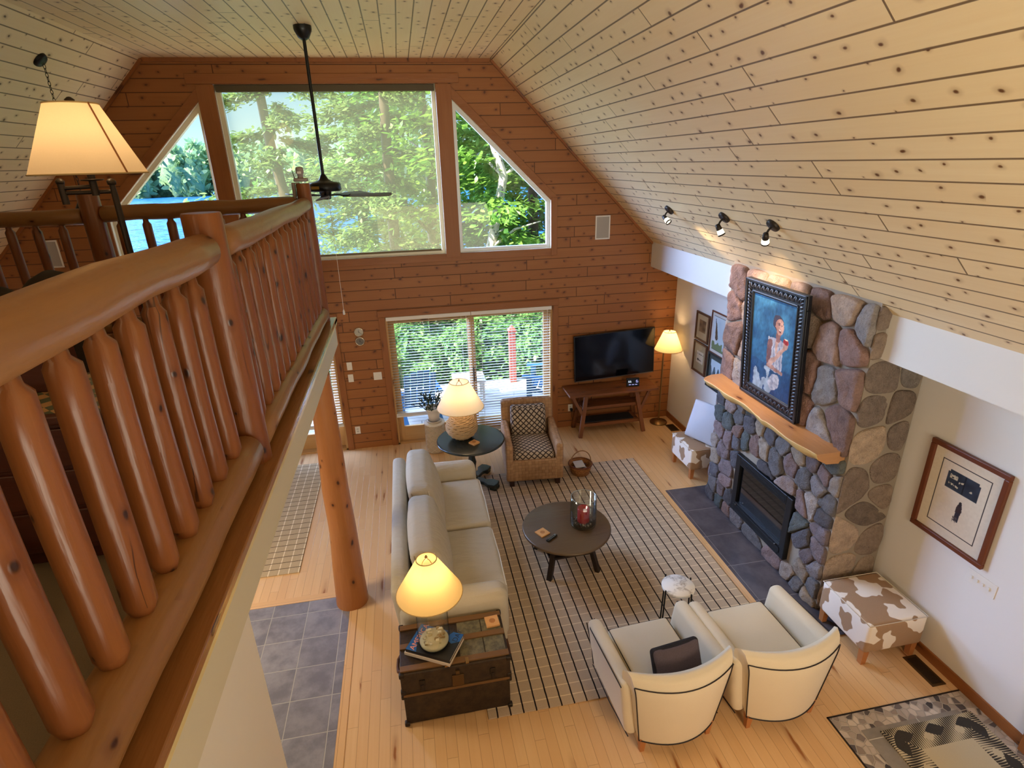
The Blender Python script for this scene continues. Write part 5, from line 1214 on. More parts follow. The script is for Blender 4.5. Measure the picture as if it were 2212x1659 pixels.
for k in range(3):
    mg = MB(); mg.rbox((0, 0, 0), (.19, .135, .008), .002, 2, M=MX.Translation((bx-.01, by-.005+.015*k, .085+.022*k)) @ MX.Rotation(R(20+k*34), 4, 'Z') @ MX.Rotation(R(6-5*k), 4, 'X'))
    mo = one(mg, 'magazine', plain('magazine_cover', MAGC[k], .4), ['grey magazine lying deepest in the magazine basket', 'dark violet magazine in the middle of the magazine basket', 'white magazine on top in the magazine basket'][k], 'magazine', 'magazines in the basket')
# ---------------------------------------------------------------- wall fittings
def plate(label, x, z, w_=.075, h_=.12, kind='toggle', n=1, face='back', name='switch_plate', cat='light switch'):
    t = thing(name, label, cat, (x, 0, z) if face == 'back' else (0, x, z), 0, 'wall plates')
    M = frame_M((x, 0, z), (1, 0, 0), (0, 0, 1)) if face == 'back' else frame_M((0, x, z), (0, -1, 0), (0, 0, 1))
    M = M @ MX.Translation((0, 0, -.0))
    b = MB(); b.box(-w_/2, w_/2, -h_/2, h_/2, 0, .006, None, 0, M); b.build('cover_plate', so, t, bevel=.002)
    for i in range(n):
        xo = (i-(n-1)/2)*.046
        b = MB()
        if kind == 'toggle': b.box(xo-.006, xo+.006, -.012, .012, .006, .016, None, 0, M); b.build('toggle', so, t)
        else:
            for zz in (-.02, .02): b.box(xo-.016, xo+.016, zz-.013, zz+.013, .006, .0085, None, 0, M)
            b.build('socket', plain('socket_grey', srgb(196, 190, 180), .5), t)
    return t
plate('white switch plate on the plank wall, upper of the pair left of the sliding door', -5.067, 1.357)
plate('white switch plate on the plank wall, lower of the pair left of the sliding door', -5.071, 1.169)
plate('white double switch plate beside the sliding door frame', -4.682, 1.168, .12, .12, 'toggle', 2)
plate('white power outlet low on the plank wall left of the sliding door', -5.075, .317, .075, .12, 'socket', 1, 'back', 'power_outlet', 'outlet')
ou = plate('power outlet with black plug by the console table', -1.70, .33, .075, .12, 'socket', 1, 'back', 'power_outlet', 'outlet')
b = MB(); b.rbox((-1.69, -.03, .305), (.04, .05, .045), .008, 2); b.tube([(-1.69, -.05, .29), (-1.69, -.06, .2), (-1.66, -.04, .1), (-1.5, -.03, .03), (-1.2, -.03, .05)], .004, 6); tag(b.build('plug_cord', BLACK), 'black plug and cord at the outlet by the console table', 'cord')
b = MB(); b.tube([(-1.32, -.02, .82), (-1.33, -.015, .6), (-1.36, -.015, .4)], .004, 6); b.build('cord', BLACK, tv)
plate('wide white four gang switch plate on the right wall below the framed print', -5.36, .99, .235, .12, 'toggle', 4, 'right')
for z_, lab, hand in ((1.863, 'small round brass rimmed clock on the plank wall, upper of two dials', 1), (1.724, 'small round barometer on the plank wall, lower of two dials', 0)):
    t = thing('wall_dial', lab, 'dial', (-4.872, -.01, z_), 0, 'wall dials'); M = frame_M((-4.872, 0, z_), (1, 0, 0), (0, 0, 1))
    b = MB(); b.lathe([(.066, 0), (.068, .012), (.060, .022), (.054, .018)], 8 if 0 else 28, M=M); b.build('bezel', plain('dial_bezel', srgb(206, 196, 176), .2, .9), t)
    b = MB(); b.lathe([(.055, .012), (0, .012)], 28, M=M); b.build('dial_face', plain('dial_face', srgb(196, 190, 176) if hand else srgb(120, 114, 106), .4), t)
    for a in range(4):
        b = MB(); b.rbox((.062*cos(R(45+90*a)), .062*sin(R(45+90*a)), .008), (.024, .024, .012), .006, 2, M=M); b.build('lug', BRASS, t)
    b = MB(); b.bar(M @ V((-.01, .008, .016)), M @ V((.035, -.028, .016)), .004, .002); b.bar(M @ V((.0, -.01, .017)), M @ V((0, .03, .017)), .004, .002); b.build('hand', BLACK, t)
GRL = plain('speaker_grille', srgb(176, 168, 160), .8, bump=.5, bs=600)
for x_, lab in ((-1.247, 'white framed wall speaker right of the upper windows'), (-8.465, 'white framed wall speaker seen between the balusters of the far left railing')):
    t = thing('wall_speaker', lab, 'speaker', (x_, 0, 3.158), 0, 'wall speakers')
    b = MB()
    for q in ((-.112, .112, .150, .168), (-.112, .112, -.168, -.150), (-.112, -.094, -.15, .15), (.094, .112, -.15, .15)): b.box(x_+q[0], x_+q[1], -.014, 0, 3.158+q[2], 3.158+q[3])
    b.build('frame', WHITE, t, bevel=.003)
    b = MB(); b.box(x_-.094, x_+.094, -.008, 0, 3.158-.15, 3.158+.15); b.build('grille', GRL, t)
VEN = plain('vent_bronze', srgb(86, 62, 34), .45, .6)
for (x0, x1, y0_, y1_, lab) in ((-.195, -.066, -5.408, -5.105, 'bronze floor vent by the right wall near the viewer'), (-.185, -.045, -.58, -.34, 'bronze floor vent in the corner behind the floor lamp')):
    t = thing('floor_vent', lab, 'floor vent', ((x0+x1)/2, (y0_+y1_)/2, 0), 0, 'floor vents')
    b = MB(); fr_ = .018
    for q in ((x0, x1, y0_, y0_+fr_), (x0, x1, y1_-fr_, y1_), (x0, x0+fr_, y0_+fr_, y1_-fr_), (x1-fr_, x1, y0_+fr_, y1_-fr_)): b.box(*q, 0, .005)
    b.build('frame', VEN, t)
    b = MB(); n = 22
    for k in range(n): yy = y0_+fr_+(y1_-y0_-2*fr_)*(k+.5)/n; b.box(x0+fr_, x1-fr_, yy-.0026, yy+.0026, .001, .004)
    b.build('slats', plain('vent_slat', srgb(70, 50, 28), .5, .5), t)
    b = MB(); b.box(x0+.01, x1-.01, y0_+.01, y1_-.01, 0, .0012); b.build('opening', BLACK, t)
# ---------------------------------------------------------------- framed prints
def snowman(u, v):
    c_ = srgb(226, 212, 190); n = vn(u*40, v*50); c_ = lerp3(c_, srgb(206, 190, 168), .3*n)
    if abs(u-.5) < .355 and abs(v-.5) < .38 and not (abs(u-.5) < .342 and abs(v-.5) < .369): return srgb(44, 34, 40)
    if .26 < u < .74 and .58 < v < .80 and not (u < .29 and v > .77) and not (u > .71 and v > .77):
        c_ = lerp3(srgb(36, 42, 54), srgb(58, 66, 80), vn(u*14, v*14))
        if .30 < u < .42 and .70 < v < .75 or (.30 < u < .45 and abs(v-.645+.1*(u-.3)) < .010) or (.44 < u < .52 and abs(v-.70-.25*(u-.48)) < .010) or ell(u, v, .62, .66, .03, .012) < 1 : c_ = srgb(206, 196, 170) if vn(u*60, v*60) > .35 else c_
        if abs(u-.52) < .012: c_ = srgb(24, 26, 32)
    if ell(u, v, .545, .40, .042, .085) < 1: c_ = srgb(58, 44, 46)
    if ell(u, v, .545, .475, .022, .03) < 1: c_ = srgb(44, 36, 40)
    if seg(u, v, (.53, .36), (.525, .27), .022, .014, 1.25) or seg(u, v, (.56, .36), (.56, .27), .02, .014, 1.25): c_ = srgb(46, 44, 56)
    if .49 < u < .555 and .245 < v < .32 and (abs(v-.27) < .006 or abs(v-.30) < .006 or abs(u-.50) < .006 or abs(u-.54) < .006): c_ = srgb(90, 80, 80)
    return c_
MAHO = wood('mahogany_frame', srgb(124, 66, 36), srgb(90, 42, 22), srgb(40, 18, 10), knots=0, tint=0, rough=.3)
MR = lambda y, z: frame_M((-.003, y, z), (0, -1, 0), (0, 0, 1))
PGL = glass('picture_glass', tr=.95, rough=.01)
frame('framed_print', 'matted print of a small dark figure in snow, mahogany frame, on the right wall', MR(-5.025, 1.512), .645, .815, .042, .035, MAHO, [('print', 150, 190, .575, .745, .012, snowman)], cat='picture')
WAL = wood('walnut_frame', srgb(110, 70, 40), srgb(84, 50, 26), srgb(40, 20, 10), knots=0, tint=0, rough=.35); DKF = plain('dark_green_frame', srgb(40, 44, 42), .4)
def small(kind):
    def fn(u, v):
        mat_, paper = (srgb(186, 160, 118), srgb(208, 190, 160)); 
        if kind == 0:
            c_ = mat_
            if .2 < u < .8 and .28 < v < .78: c_ = lerp3(srgb(92, 64, 40), srgb(150, 116, 74), vn(u*7, v*7))
            return c_
        if kind == 1:
            c_ = srgb(206, 200, 190)
            if abs(u-.5) < .40 and abs(v-.5) < .42: c_ = srgb(70, 66, 70)
            if abs(u-.5) < .385 and abs(v-.5) < .41:
                c_ = lerp3(srgb(214, 216, 216), srgb(170, 190, 200), vn(u*4, v*4))
                if seg(u, v, (.30, .74), (.38, .40), .035, .09, 1.4): c_ = lerp3(srgb(60, 48, 38), srgb(116, 92, 60), vn(u*25, v*25))
                if seg(u, v, (.27, .76), (.25, .84), .022, .018, 1.4): c_ = srgb(60, 60, 74)
                if v < .30 and vn(u*12, v*10) > .5: c_ = srgb(110, 124, 84)
            return c_
        if kind == 2:
            c_ = srgb(176, 158, 124)
            if .2 < u < .8 and .30 < v < .72:
                c_ = srgb(214, 202, 178)
                if ell(u, v, .36, .42, .07, .04) < 1 or seg(u, v, (.4, .42), (.66, .40), .02, .01): c_ = srgb(66, 56, 48)
                if abs(v-.62) < .02 and vn(u*20, 3) > .4: c_ = srgb(110, 100, 86)
            return c_
        c_ = srgb(70, 76, 72)
        if abs(u-.5) < .36 and abs(v-.5) < .36: c_ = srgb(190, 206, 214)
        if abs(u-.5) < .34 and .16 < v < .36+.30*abs(sin(u*11)): c_ = lerp3(srgb(90, 106, 116), srgb(60, 74, 78), vn(u*12, v*9))
        return c_
    return fn
SG = 'framed prints in the corner'
frame('framed_print', 'small brown framed print, upper left of the four prints behind the floor lamp', MR(-.905, 1.80), .37, .42, .03, .025, WAL, [('print', 40, 50, .32, .37, .008, small(0))], SG, glassy=PGL)
frame('framed_print', 'tall framed print of a game bird, upper right of the four by the chimney', MR(-1.345, 1.815), .42, .60, .02, .022, MAHO, [('print', 60, 80, .39, .57, .008, small(1))], SG)
frame('framed_print', 'narrow brown framed print with a small drawing, lower left of the four prints', MR(-.91, 1.338), .38, .47, .03, .025, WAL, [('print', 50, 60, .33, .42, .008, small(2))], SG, glassy=PGL)
frame('framed_print', 'dark framed print of grey mountains, lower right of the four, half hidden by the mantel', MR(-1.36, 1.27), .42, .52, .035, .025, DKF, [('print', 50, 60, .36, .46, .008, small(3))], SG)
# ---------------------------------------------------------------- rugs
def checked(name, base, base2, du, cu_, dv, cv_, wu=.006, wv=.005):
    t = NT(name); u, v = t.uv(); n = t.noise(t.obj(), 160, 2); n2 = t.noise(t.vec(u, v), 14, 2)
    wob = t.math('MULTIPLY', t.math('SUBTRACT', n2, .5), .006)
    def ln(x, p, w_): return t.step(t.math('ABSOLUTE', t.math('SUBTRACT', t.math('FRACT', t.math('ADD', t.math('DIVIDE', t.math('ADD', x, wob), p), .5)), .5)), w_/p, w_/p*.6)
    c_ = t.mix(n, base, base2); c_ = t.mix(ln(v, dv, wv), c_, cv_); c_ = t.mix(ln(u, du, wu), c_, cu_)
    t.P(Base_Color=c_, Roughness=.95, Specular_IOR_Level=.1); t.bump(n, .5, .004); return t.m
RUGA = checked('checked_rug', srgb(202, 180, 156), srgb(180, 158, 134), .1045, srgb(34, 28, 30), .103, srgb(226, 206, 174), .0075, .006)
RUGB = checked('checked_runner', srgb(196, 174, 142), srgb(172, 150, 118), .1045, srgb(92, 74, 56), .105, srgb(232, 216, 186), .006, .006)
def rug(name, label, x0, x1, y0_, y1_, m, swap=False, h=.011, group=None):
    b = MB(); b.box(x0, x1, y0_, y1_, .0005, h)
    for k in range(len(b.uv)): b.uv[k] = [((b.v[i][1], b.v[i][0]) if swap else (b.v[i][0]-x0+.03, b.v[i][1]-y0_+.02)) for i in b.f[k]]
    return one(b, name, m, label, 'rug', group, bevel=.003)
rug('area_rug', 'large tan rug with dark and pale check lines under the seating group', -3.80, -1.112, -4.95, -1.27, RUGA)
rug('runner_rug', 'tan checked runner rug on the maple floor left of the log column', -6.55, -5.555, -2.81, -.345, RUGB, True)
# pebble bordered entry and its mat
PEBB = NT('pebble_border'); u, v = PEBB.uv(); vo = PEBB.n('TexVoronoi', {'Vector': PEBB.vec(u, v), 'Scale': 19.}, voronoi_dimensions='2D'); ve = PEBB.n('TexVoronoi', {'Vector': PEBB.vec(u, v), 'Scale': 19.}, voronoi_dimensions='2D', feature='DISTANCE_TO_EDGE')
sp = PEBB.n('SeparateXYZ', {0: vo.outputs['Color']}); pc_ = PEBB.ramp(sp.outputs[0], [(0., srgb(58, 52, 52)), (.22, srgb(112, 100, 94)), (.45, srgb(168, 152, 138)), (.75, srgb(206, 190, 174)), (1., srgb(140, 124, 112))])
ed = PEBB.step(ve.outputs[0], .04, .10); PEBB.P(Base_Color=PEBB.mix(ed, srgb(172, 160, 146), pc_), Roughness=.5); PEBB.bump(ed, .6, .01); PEBB = PEBB.m
GT = tile_mat('grey_entry_tile', srgb(150, 140, 128), srgb(126, 118, 108), srgb(196, 186, 172), .5, .5, .06, .2)
b = MB(); b.box(-1.212, -.018, -8.0, -5.482, -.01, .004)
for k in range(len(b.uv)): b.uv[k] = [(b.v[i][0], b.v[i][1]) for i in b.f[k]]
struct(b.build('floor_pebble', PEBB))
b = MB(); b.box(-1.045, -.19, -7.8, -5.62, -.005, .006)
for k in range(len(b.uv)): b.uv[k] = [(b.v[i][0], b.v[i][1]) for i in b.f[k]]
struct(b.build('floor_entry', GT))
b = MB(); b.box(-1.222, -.018, -5.484, -5.472, -.01, .006); b.box(-1.222, -1.210, -8.0, -5.472, -.01, .006); struct(b.build('trim_entry', BRONZE))
MATM = NT('leaf_mat'); u, v = MATM.uv()      # u, v from 0 at the left far corner, metres
W3, H3, BW = .80, 1.25, .185
du = MATM.math('MINIMUM', u, MATM.math('SUBTRACT', W3, u)); dv = MATM.math('MINIMUM', v, MATM.math('SUBTRACT', H3, v))
inside = MATM.math('GREATER_THAN', MATM.math('MINIMUM', du, dv), BW); side = MATM.math('LESS_THAN', du, dv)
along = MATM.math('ADD', MATM.math('MULTIPLY', side, v), MATM.math('MULTIPLY', MATM.math('SUBTRACT', 1., side), u)); across = MATM.math('MINIMUM', du, dv)
st_ = MATM.math('FRACT', MATM.math('DIVIDE', along, .0165)); wd_ = MATM.math('ADD', .5, MATM.math('MULTIPLY', MATM.math('SINE', MATM.math('ADD', MATM.math('MULTIPLY', along, 24.), MATM.math('MULTIPLY', across, 30.))), .32))
stripe = MATM.math('LESS_THAN', st_, wd_)
ax_ = MATM.math('SUBTRACT', MATM.math('FRACT', MATM.math('DIVIDE', along, .27)), .5); 
lf = MATM.math('ADD', MATM.math('POWER', MATM.math('MULTIPLY', MATM.math('ABSOLUTE', ax_), 3.2), 1.3), MATM.math('ABSOLUTE', MATM.math('DIVIDE', MATM.math('SUBTRACT', across, .07), .05)))
lf2 = MATM.math('ADD', MATM.math('POWER', MATM.math('MULTIPLY', MATM.math('ABSOLUTE', MATM.math('SUBTRACT', MATM.math('FRACT', MATM.math('ADD', MATM.math('DIVIDE', along, .27), .33)), .5)), 4.5), 1.5), MATM.math('ABSOLUTE', MATM.math('DIVIDE', MATM.math('SUBTRACT', across, .11), .06)))
BLKc, BEI = srgb(24, 20, 22), srgb(204, 188, 156)
c_ = MATM.mix(stripe, BEI, BLKc); c_ = MATM.mix(MATM.math('LESS_THAN', lf, 1.), c_, BLKc); c_ = MATM.mix(MATM.math('LESS_THAN', lf2, .55), c_, BEI); c_ = MATM.mix(inside, c_, BEI)
n_ = MATM.noise(MATM.obj(), 300, 2); MATM.P(Base_Color=MATM.mix(MATM.math('MULTIPLY', n_, .3), c_, (.2, .17, .13, 1)), Roughness=.95); MATM.bump(n_, .5, .003); MATM = MATM.m
b = MB(); b.box(-.915, -.115, -6.91, -5.66, .0065, .016)
for k in range(len(b.uv)): b.uv[k] = [(b.v[i][0]+.915, -5.66-b.v[i][1]) for i in b.f[k]]
one(b, 'door_mat', MATM, 'black and beige leaf bordered mat on the pebble edged entry floor', 'mat')
# ---------------------------------------------------------------- loft furniture seen between the balusters
DKW = wood('dark_cherry', srgb(92, 44, 24), srgb(62, 26, 14), srgb(34, 14, 8), knots=0, tint=0, rough=.35)
gt = thing('game_table', 'dark cherry chest with green and tan checkered top in the loft behind the balusters', 'chest', (-5.55, -5.82, 2.668))
CHK = NT('checker_top'); u, v = CHK.uv(); a = CHK.math('FLOORED_MODULO', CHK.math('ADD', CHK.math('FLOOR', CHK.math('DIVIDE', CHK.math('ADD', u, v), .075)), CHK.math('FLOOR', CHK.math('DIVIDE', CHK.math('SUBTRACT', u, v), .075))), 2.)
CHK.P(Base_Color=CHK.mix(a, srgb(190, 146, 100), srgb(92, 98, 78)), Roughness=.4); CHK = CHK.m
b = MB(); b.box(-5.90, -5.20, -6.03, -5.60, 2.74, 3.27, 2); b.box(-5.86, -5.24, -5.99, -5.64, 2.668, 2.74); b.build('body', DKW, gt, bevel=.006)
b = MB()
for k in range(3): b.box(-5.88, -5.22, -6.042, -6.028, 2.77+k*.165, 2.92+k*.165)
b.build('drawer', DKW, gt, bevel=.005)
b = MB(); b.box(-5.93, -5.17, -6.06, -5.57, 3.27, 3.305); b.build('top', DKW, gt, bevel=.006)
b = MB(); b.poly([(-5.90, -6.03), (-5.20, -6.03), (-5.20, -5.60), (-5.90, -5.60)], (0, 0, 3.3056)); b.build('checker_inlay', CHK, gt)
bxo = thing('wooden_box', 'tall dark wooden box standing on the checkered chest in the loft', 'box', (-5.60, -5.72, 3.306))
b = MB(); b.box(-5.74, -5.46, -5.79, -5.63, 3.306, 3.53); b.build('body', DKW, bxo, bevel=.004); b = MB(); b.box(-5.745, -5.455, -5.795, -5.625, 3.53, 3.555); b.build('lid', DKW, bxo, bevel=.004)
lch = thing('desk_chair', 'olive cushioned chair in the loft beyond the checkered chest', 'chair', (-6.4, -4.9, 2.668))
OLV = fabric('olive_cushion', srgb(112, 108, 84), srgb(84, 82, 62), 300)
b = MB(); b.rbox((-6.4, -4.9, 3.08), (.56, .54, .14), .05, 4, puff=(0, 0, .02)); b.build('seat', OLV, lch)
b = MB(); b.rbox((-6.6, -4.7, 3.35), (.60, .16, .55), .06, 4); b.build('backrest', OLV, lch)
for x_ in (-6.62, -6.18):
    for y_ in (-5.12, -4.68): 
        b = MB(); b.bar((x_, y_, 2.668), (x_*.995-.03, y_, 3.02), .035, .035); b.build('leg', DKW, lch)
ct2 = thing('folded_throw', 'dark brown throw heaped over a loft chair behind the front rail', 'throw', (-6.45, -3.9, 2.668))
b = MB(); b.rbox((-6.48, -4.0, 3.06), (.62, .34, .78), .14, 5, fn=lambda p, a, b_, d: (p.x, p.y, p.z+(.05*sin(a*5)+.05*a)*(d > 0))); b.build('cloth', plain('dark_throw', srgb(52, 42, 34), .95, bump=.6, bs=20), ct2)
wst = thing('rocker_chair', 'bentwood rocker runner on the loft carpet behind the nearest balusters', 'rocking chair', (-5.7, -6.25, 2.668))
b = MB(); b.tube([(-5.80, -6.16, 2.86), (-5.62, -6.24, 2.80), (-5.46, -6.37, 2.72), (-5.40, -6.42, 2.69)], .016, 8); b.build('runner', LOGP, wst)
b = MB(); b.tube([(-5.62, -6.52, 2.70), (-5.76, -6.30, 2.78), (-5.86, -6.12, 2.92)], .016, 8); b.build('runner', LOGP, wst)
b = MB(); b.rbox((-5.86, -6.3, 2.98), (.30, .40, .05), .02, 2); b.build('seat', DKW, wst)
# camera gadget clipped to the corner post
wc_ = thing('post_camera', 'pale security camera with antenna sitting on top of the corner log post', 'camera', (-4.95, -2.56, 3.968))
GR = plain('grey_plastic', srgb(150, 138, 134), .5)
b = MB(); b.rbox((-4.955, -2.56, 3.985), (.115, .10, .03), .012, 3); b.build('foot', GR, wc_)
b = MB(); b.lathe([(.030, 3.99), (.022, 4.01), (.026, 4.03), (.034, 4.045), (.034, 4.075), (.026, 4.09), (0, 4.094)], 18, (-4.955, -2.56, 0)); b.build('head', GR, wc_)
b = MB(); b.box(-4.972, -4.940, -2.597, -2.592, 4.035, 4.055); b.build('label', WHITE, wc_)
b = MB(); b.tube([(-5.005, -2.56, 3.99), (-5.018, -2.56, 4.07)], .0035, 6); b.build('antenna', BLACK, wc_)
ck = thing('clip_bracket', 'clear plastic bracket clipped on the rail end below the post camera', 'bracket', (-5.02, -2.58, 3.90))
b = MB(); b.box(-5.035, -5.008, -2.60, -2.55, 3.85, 3.962); b.box(-5.035, -4.97, -2.60, -2.55, 3.955, 3.964); b.tube([(-5.02, -2.605, 3.83), (-5.02, -2.605, 3.94)], .008, 8); b.build('clip', GR, ck, bevel=.003)
# ================================================================ outside
DECKW = wood('deck_boards', srgb(206, 196, 180), srgb(178, 166, 150), srgb(120, 110, 100), pw=.14, L=4., knots=0, groove=(.03, .8), rough=.7)
b = MB(); b.box(-10.5, 1.2, .17, 2.75, -.19, -.15)
for k in range(len(b.uv)): b.uv[k] = [(b.v[i][0], b.v[i][1]) for i in b.f[k]]
struct(b.build('deck', DECKW))
GRD = NT('forest_floor'); n = GRD.noise(GRD.obj(), .5, 6, .65); n2 = GRD.noise(GRD.obj(), 6., 4, .7)
GRD.P(Base_Color=GRD.mix(GRD.step(n, .35, .65), GRD.mix(n2, srgb(70, 96, 44), srgb(130, 150, 74)), GRD.mix(n2, srgb(120, 104, 76), srgb(178, 164, 128))), Roughness=.95); GRD.bump(n2, .6, .1); GRD = GRD.m
def gh(x, y): 
    d_ = max(0, y-3.5)+max(0, -x-11)*.55
    return max(-8.5, -.62-d_*.20-.15*sin(x*.6)*cos(y*.5))
b = MB(); b.grid(lambda i, j: (-75+135*i, -14+64*j, gh(-75+135*i, -14+64*j)-(.0 if -14+64*j > .1 else .0)), 60, 40); struct(b.build('ground', GRD))
LAK = NT('lake_water'); LAK.P(Roughness=.35, Specular_IOR_Level=.04)
mp_ = LAK.n('Mapping', {'Scale': (1., 2.6, 1.)}); LAK.set(mp_.inputs[0], LAK.obj()); lw_ = LAK.noise(mp_.outputs[0], .55, 4, .6); LAK.P(Base_Color=LAK.mix(LAK.step(lw_, .40, .62), srgb(16, 62, 116), srgb(52, 120, 168))); LAK.bump(lw_, .8, .6); LAK = LAK.m
b = MB(); b.poly([(-900, 12), (900, 12), (900, 330), (-900, 330)], (0, 0, -6.3)); tag(b.build('lake', LAK), kind='structure')
# far shore
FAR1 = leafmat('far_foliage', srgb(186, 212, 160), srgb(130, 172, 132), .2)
rn = random.Random(21); b = MB()
for k in range(120):
    x_ = -215+310*k/120+rn.uniform(-2, 2); y_ = 262+rn.uniform(0, 22)+.02*abs(x_); h_ = rn.uniform(13, 23)*(1+.15*sin(x_*.05)); w_ = rn.uniform(3., 5.)
    con = rn.random() < .35
    n0 = 5; vs = []; fs = []
    prof = [(w_*.5, -.5), (w_*.9, h_*.25), (w_*.62, h_*.6), (w_*.3, h_*.85), (.01, h_)] if con else [(w_*.6, -.5), (w_*1.1, h_*.35), (w_*1.15, h_*.6), (w_*.7, h_*.88), (.05, h_)]
    b.lathe(prof, 9, (x_, y_, -6.3), fn=lambda a, z: 1+.28*sin(a*3+z*1.1+k)+.18*sin(a*5+z*2.3))
    for q in range(230):        # ragged leaf clumps on the crowns
        t_ = rn.random(); a = rn.random()*2*pi; i = min(3, int(t_*4)); f_ = t_*4-i; rr = prof[i][0]*(1-f_)+prof[i+1][0]*f_; zz = prof[i][1]*(1-f_)+prof[i+1][1]*f_
        c_ = V((x_+rr*1.08*cos(a), y_+rr*1.08*sin(a), -6.3+zz)); leafquad(b, c_, (rn.uniform(-1, 1), rn.uniform(-1, 1), rn.uniform(-.6, .8)), rn.uniform(1.0, 2.0), (rn.uniform(-1, 1), rn.uniform(-1, 1), .3))
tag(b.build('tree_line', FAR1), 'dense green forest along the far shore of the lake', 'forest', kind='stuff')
# trees near the house
LEAF_D = leafmat('maple_leaf', srgb(160, 196, 88), srgb(96, 146, 58), .5)
LEAF_H = leafmat('hemlock_needle', srgb(150, 176, 104), srgb(92, 128, 72), .4)
LEAF_B = leafmat('bush_leaf', srgb(150, 192, 110), srgb(90, 142, 80), .4)
BIRCH = NT('birch_bark'); u, v = BIRCH.uv(); n = BIRCH.noise(BIRCH.vec(BIRCH.math('MULTIPLY', u, 3.), BIRCH.math('MULTIPLY', v, 2.5)), 4., 4, .65); BIRCH.P(Base_Color=BIRCH.mix(BIRCH.step(n, .52, .66), srgb(216, 206, 192), srgb(84, 72, 62)), Roughness=.85); BIRCH = BIRCH.m
BARK = plain('grey_bark', srgb(110, 96, 84), .9, bump=1., bs=12, var=.8)
def crown(seed, h0, h1, rad, n, lw, kind):
    r_ = random.Random(seed); mb = MB()
    nb = 46
    for k in range(nb):
        f_ = (k+.5)/nb; z_ = h0+(h1-h0)*f_; a = k*2.4+r_.uniform(-.4, .4)
        if kind == 'con': L = rad*(1-f_*.88)*r_.uniform(.75, 1.1); droop = -.22
        else: L = rad*sqrt(max(.05, 1-(2*f_-.9)**2*.85))*r_.uniform(.7, 1.15); droop = r_.uniform(-.1, .35)
        for j in range(n//nb):
            t_ = r_.random()**.8; sp_ = .10+.28*L*t_*.6
            p = V((cos(a)*L*t_+r_.gauss(0, sp_*.55), sin(a)*L*t_+r_.gauss(0, sp_*.55), z_+droop*L*t_+r_.gauss(0, sp_*.35)))
            d = V((cos(a)+r_.uniform(-.9, .9), sin(a)+r_.uniform(-.9, .9), r_.uniform(-.7, .3))); leafquad(mb, p, d, lw*r_.uniform(.7, 1.3), V((r_.uniform(-.7, .7), r_.uniform(-.7, .7), 1)))
    return mb
def trunk(h, r_, seed, branches=6):
    q = random.Random(seed); mb = MB(); pts = [(q.uniform(-.10, .10)*i, q.uniform(-.10, .10)*i, h*i/6) for i in range(7)]; pts[0] = (0, 0, -1.2)
    mb.tube(pts, [r_*(1-.11*i) for i in range(7)], 10)
    for k in range(branches):
        i = 2+k % 4; p = V(pts[i]); a = q.random()*6.3; L = q.uniform(.8, 2.0); mb.tube([p, p+V((cos(a)*L*.5, sin(a)*L*.5, L*.35)), p+V((cos(a)*L, sin(a)*L, L*.5))], [r_*.3, r_*.2, r_*.08], 6)
    return mb
def make_tree(name, label, crn, trk, lm, bm, loc, sc, rz, group):
    t = thing(name, label, 'tree', loc, rz, group); t.scale = (sc, sc, sc)
    f_ = bpy.data.objects.new('foliage', crn); COL.objects.link(f_); f_.parent = t
    if trk: w_ = bpy.data.objects.new('tree_trunk', trk); COL.objects.link(w_); w_.parent = t
    return t
def mesh_of(mb, name, mat):
    o = mb.build(name, mat, local=True); me = o.data; bpy.data.objects.remove(o); return me
DM = [mesh_of(crown(31+k, 2.2, 11, 2.9, 8200, .105, 'dec'), 'deciduous_crown', LEAF_D) for k in range(2)]
HM = [mesh_of(crown(51, .6, 15, 3.5, 24000, .085, 'con'), 'hemlock_crown', LEAF_H)]
BM_ = [mesh_of(crown(71, .1, 1.5, 1.0, 4200, .055, 'dec'), 'bush_crown', LEAF_B)]
TB = mesh_of(trunk(11, .17, 5), 'birch_trunk', BIRCH); TG = mesh_of(trunk(11, .20, 6), 'grey_trunk', BARK); TH = mesh_of(trunk(14, .22, 7, 0), 'hemlock_trunk', BARK)
LT = {'d': ('deciduous_tree', 'leafy bright green tree outside the right hand upper window'), 'h': ('hemlock_tree', 'tall feathery hemlock outside the shaded large window')}
TREES = [   # kind, x, y, scale, rz, trunk, label
 ('h', -7.2, 9.5, .92, .3, 'tall feathery hemlock outside the large window, left side, with blue sky beside it'),
 ('h', -4.4, 7.6, .86, 1.9, 'tall feathery hemlock straight outside the middle of the large window'),
 ('d', -3.0, 10.5, 1.1, .7, 'leafy tree behind the hemlocks at the right of the large window'),
 ('b', -1.75, 6.6, .95, 2.2, 'white barked birch nearest the right hand upper window, left edge of the glass'),
 ('d', -.55, 8.4, 1.0, 4.0, 'grey trunked maple in the middle of the right hand upper window'),
 ('h', .9, 7.2, .66, 2.8, 'dark hemlock low at the right side of the right hand upper window'),
 ('d', 1.9, 12.5, 1.25, 1.2, 'broad leafy tree far behind the right hand upper window'),
 ('d', -1.2, 14.5, 1.3, 5.0, 'tall leafy tree deep in the woods behind the birch'),
 ('h', -5.6, 15.5, 1.15, 3.3, 'far hemlock seen through gaps beyond the large window'),
 ('d', -9.6, 16.5, .62, .4, 'small leafy tree at the left edge of the large window by the lake'),
 ('d', -3.9, 18.0, 1.3, 2.0, 'tall leafy tree deep in the woods beyond the large window'),
 ('h', 4.6, 14.0, 1.2, 2.5, 'hemlock at the far right of the woods'),
]
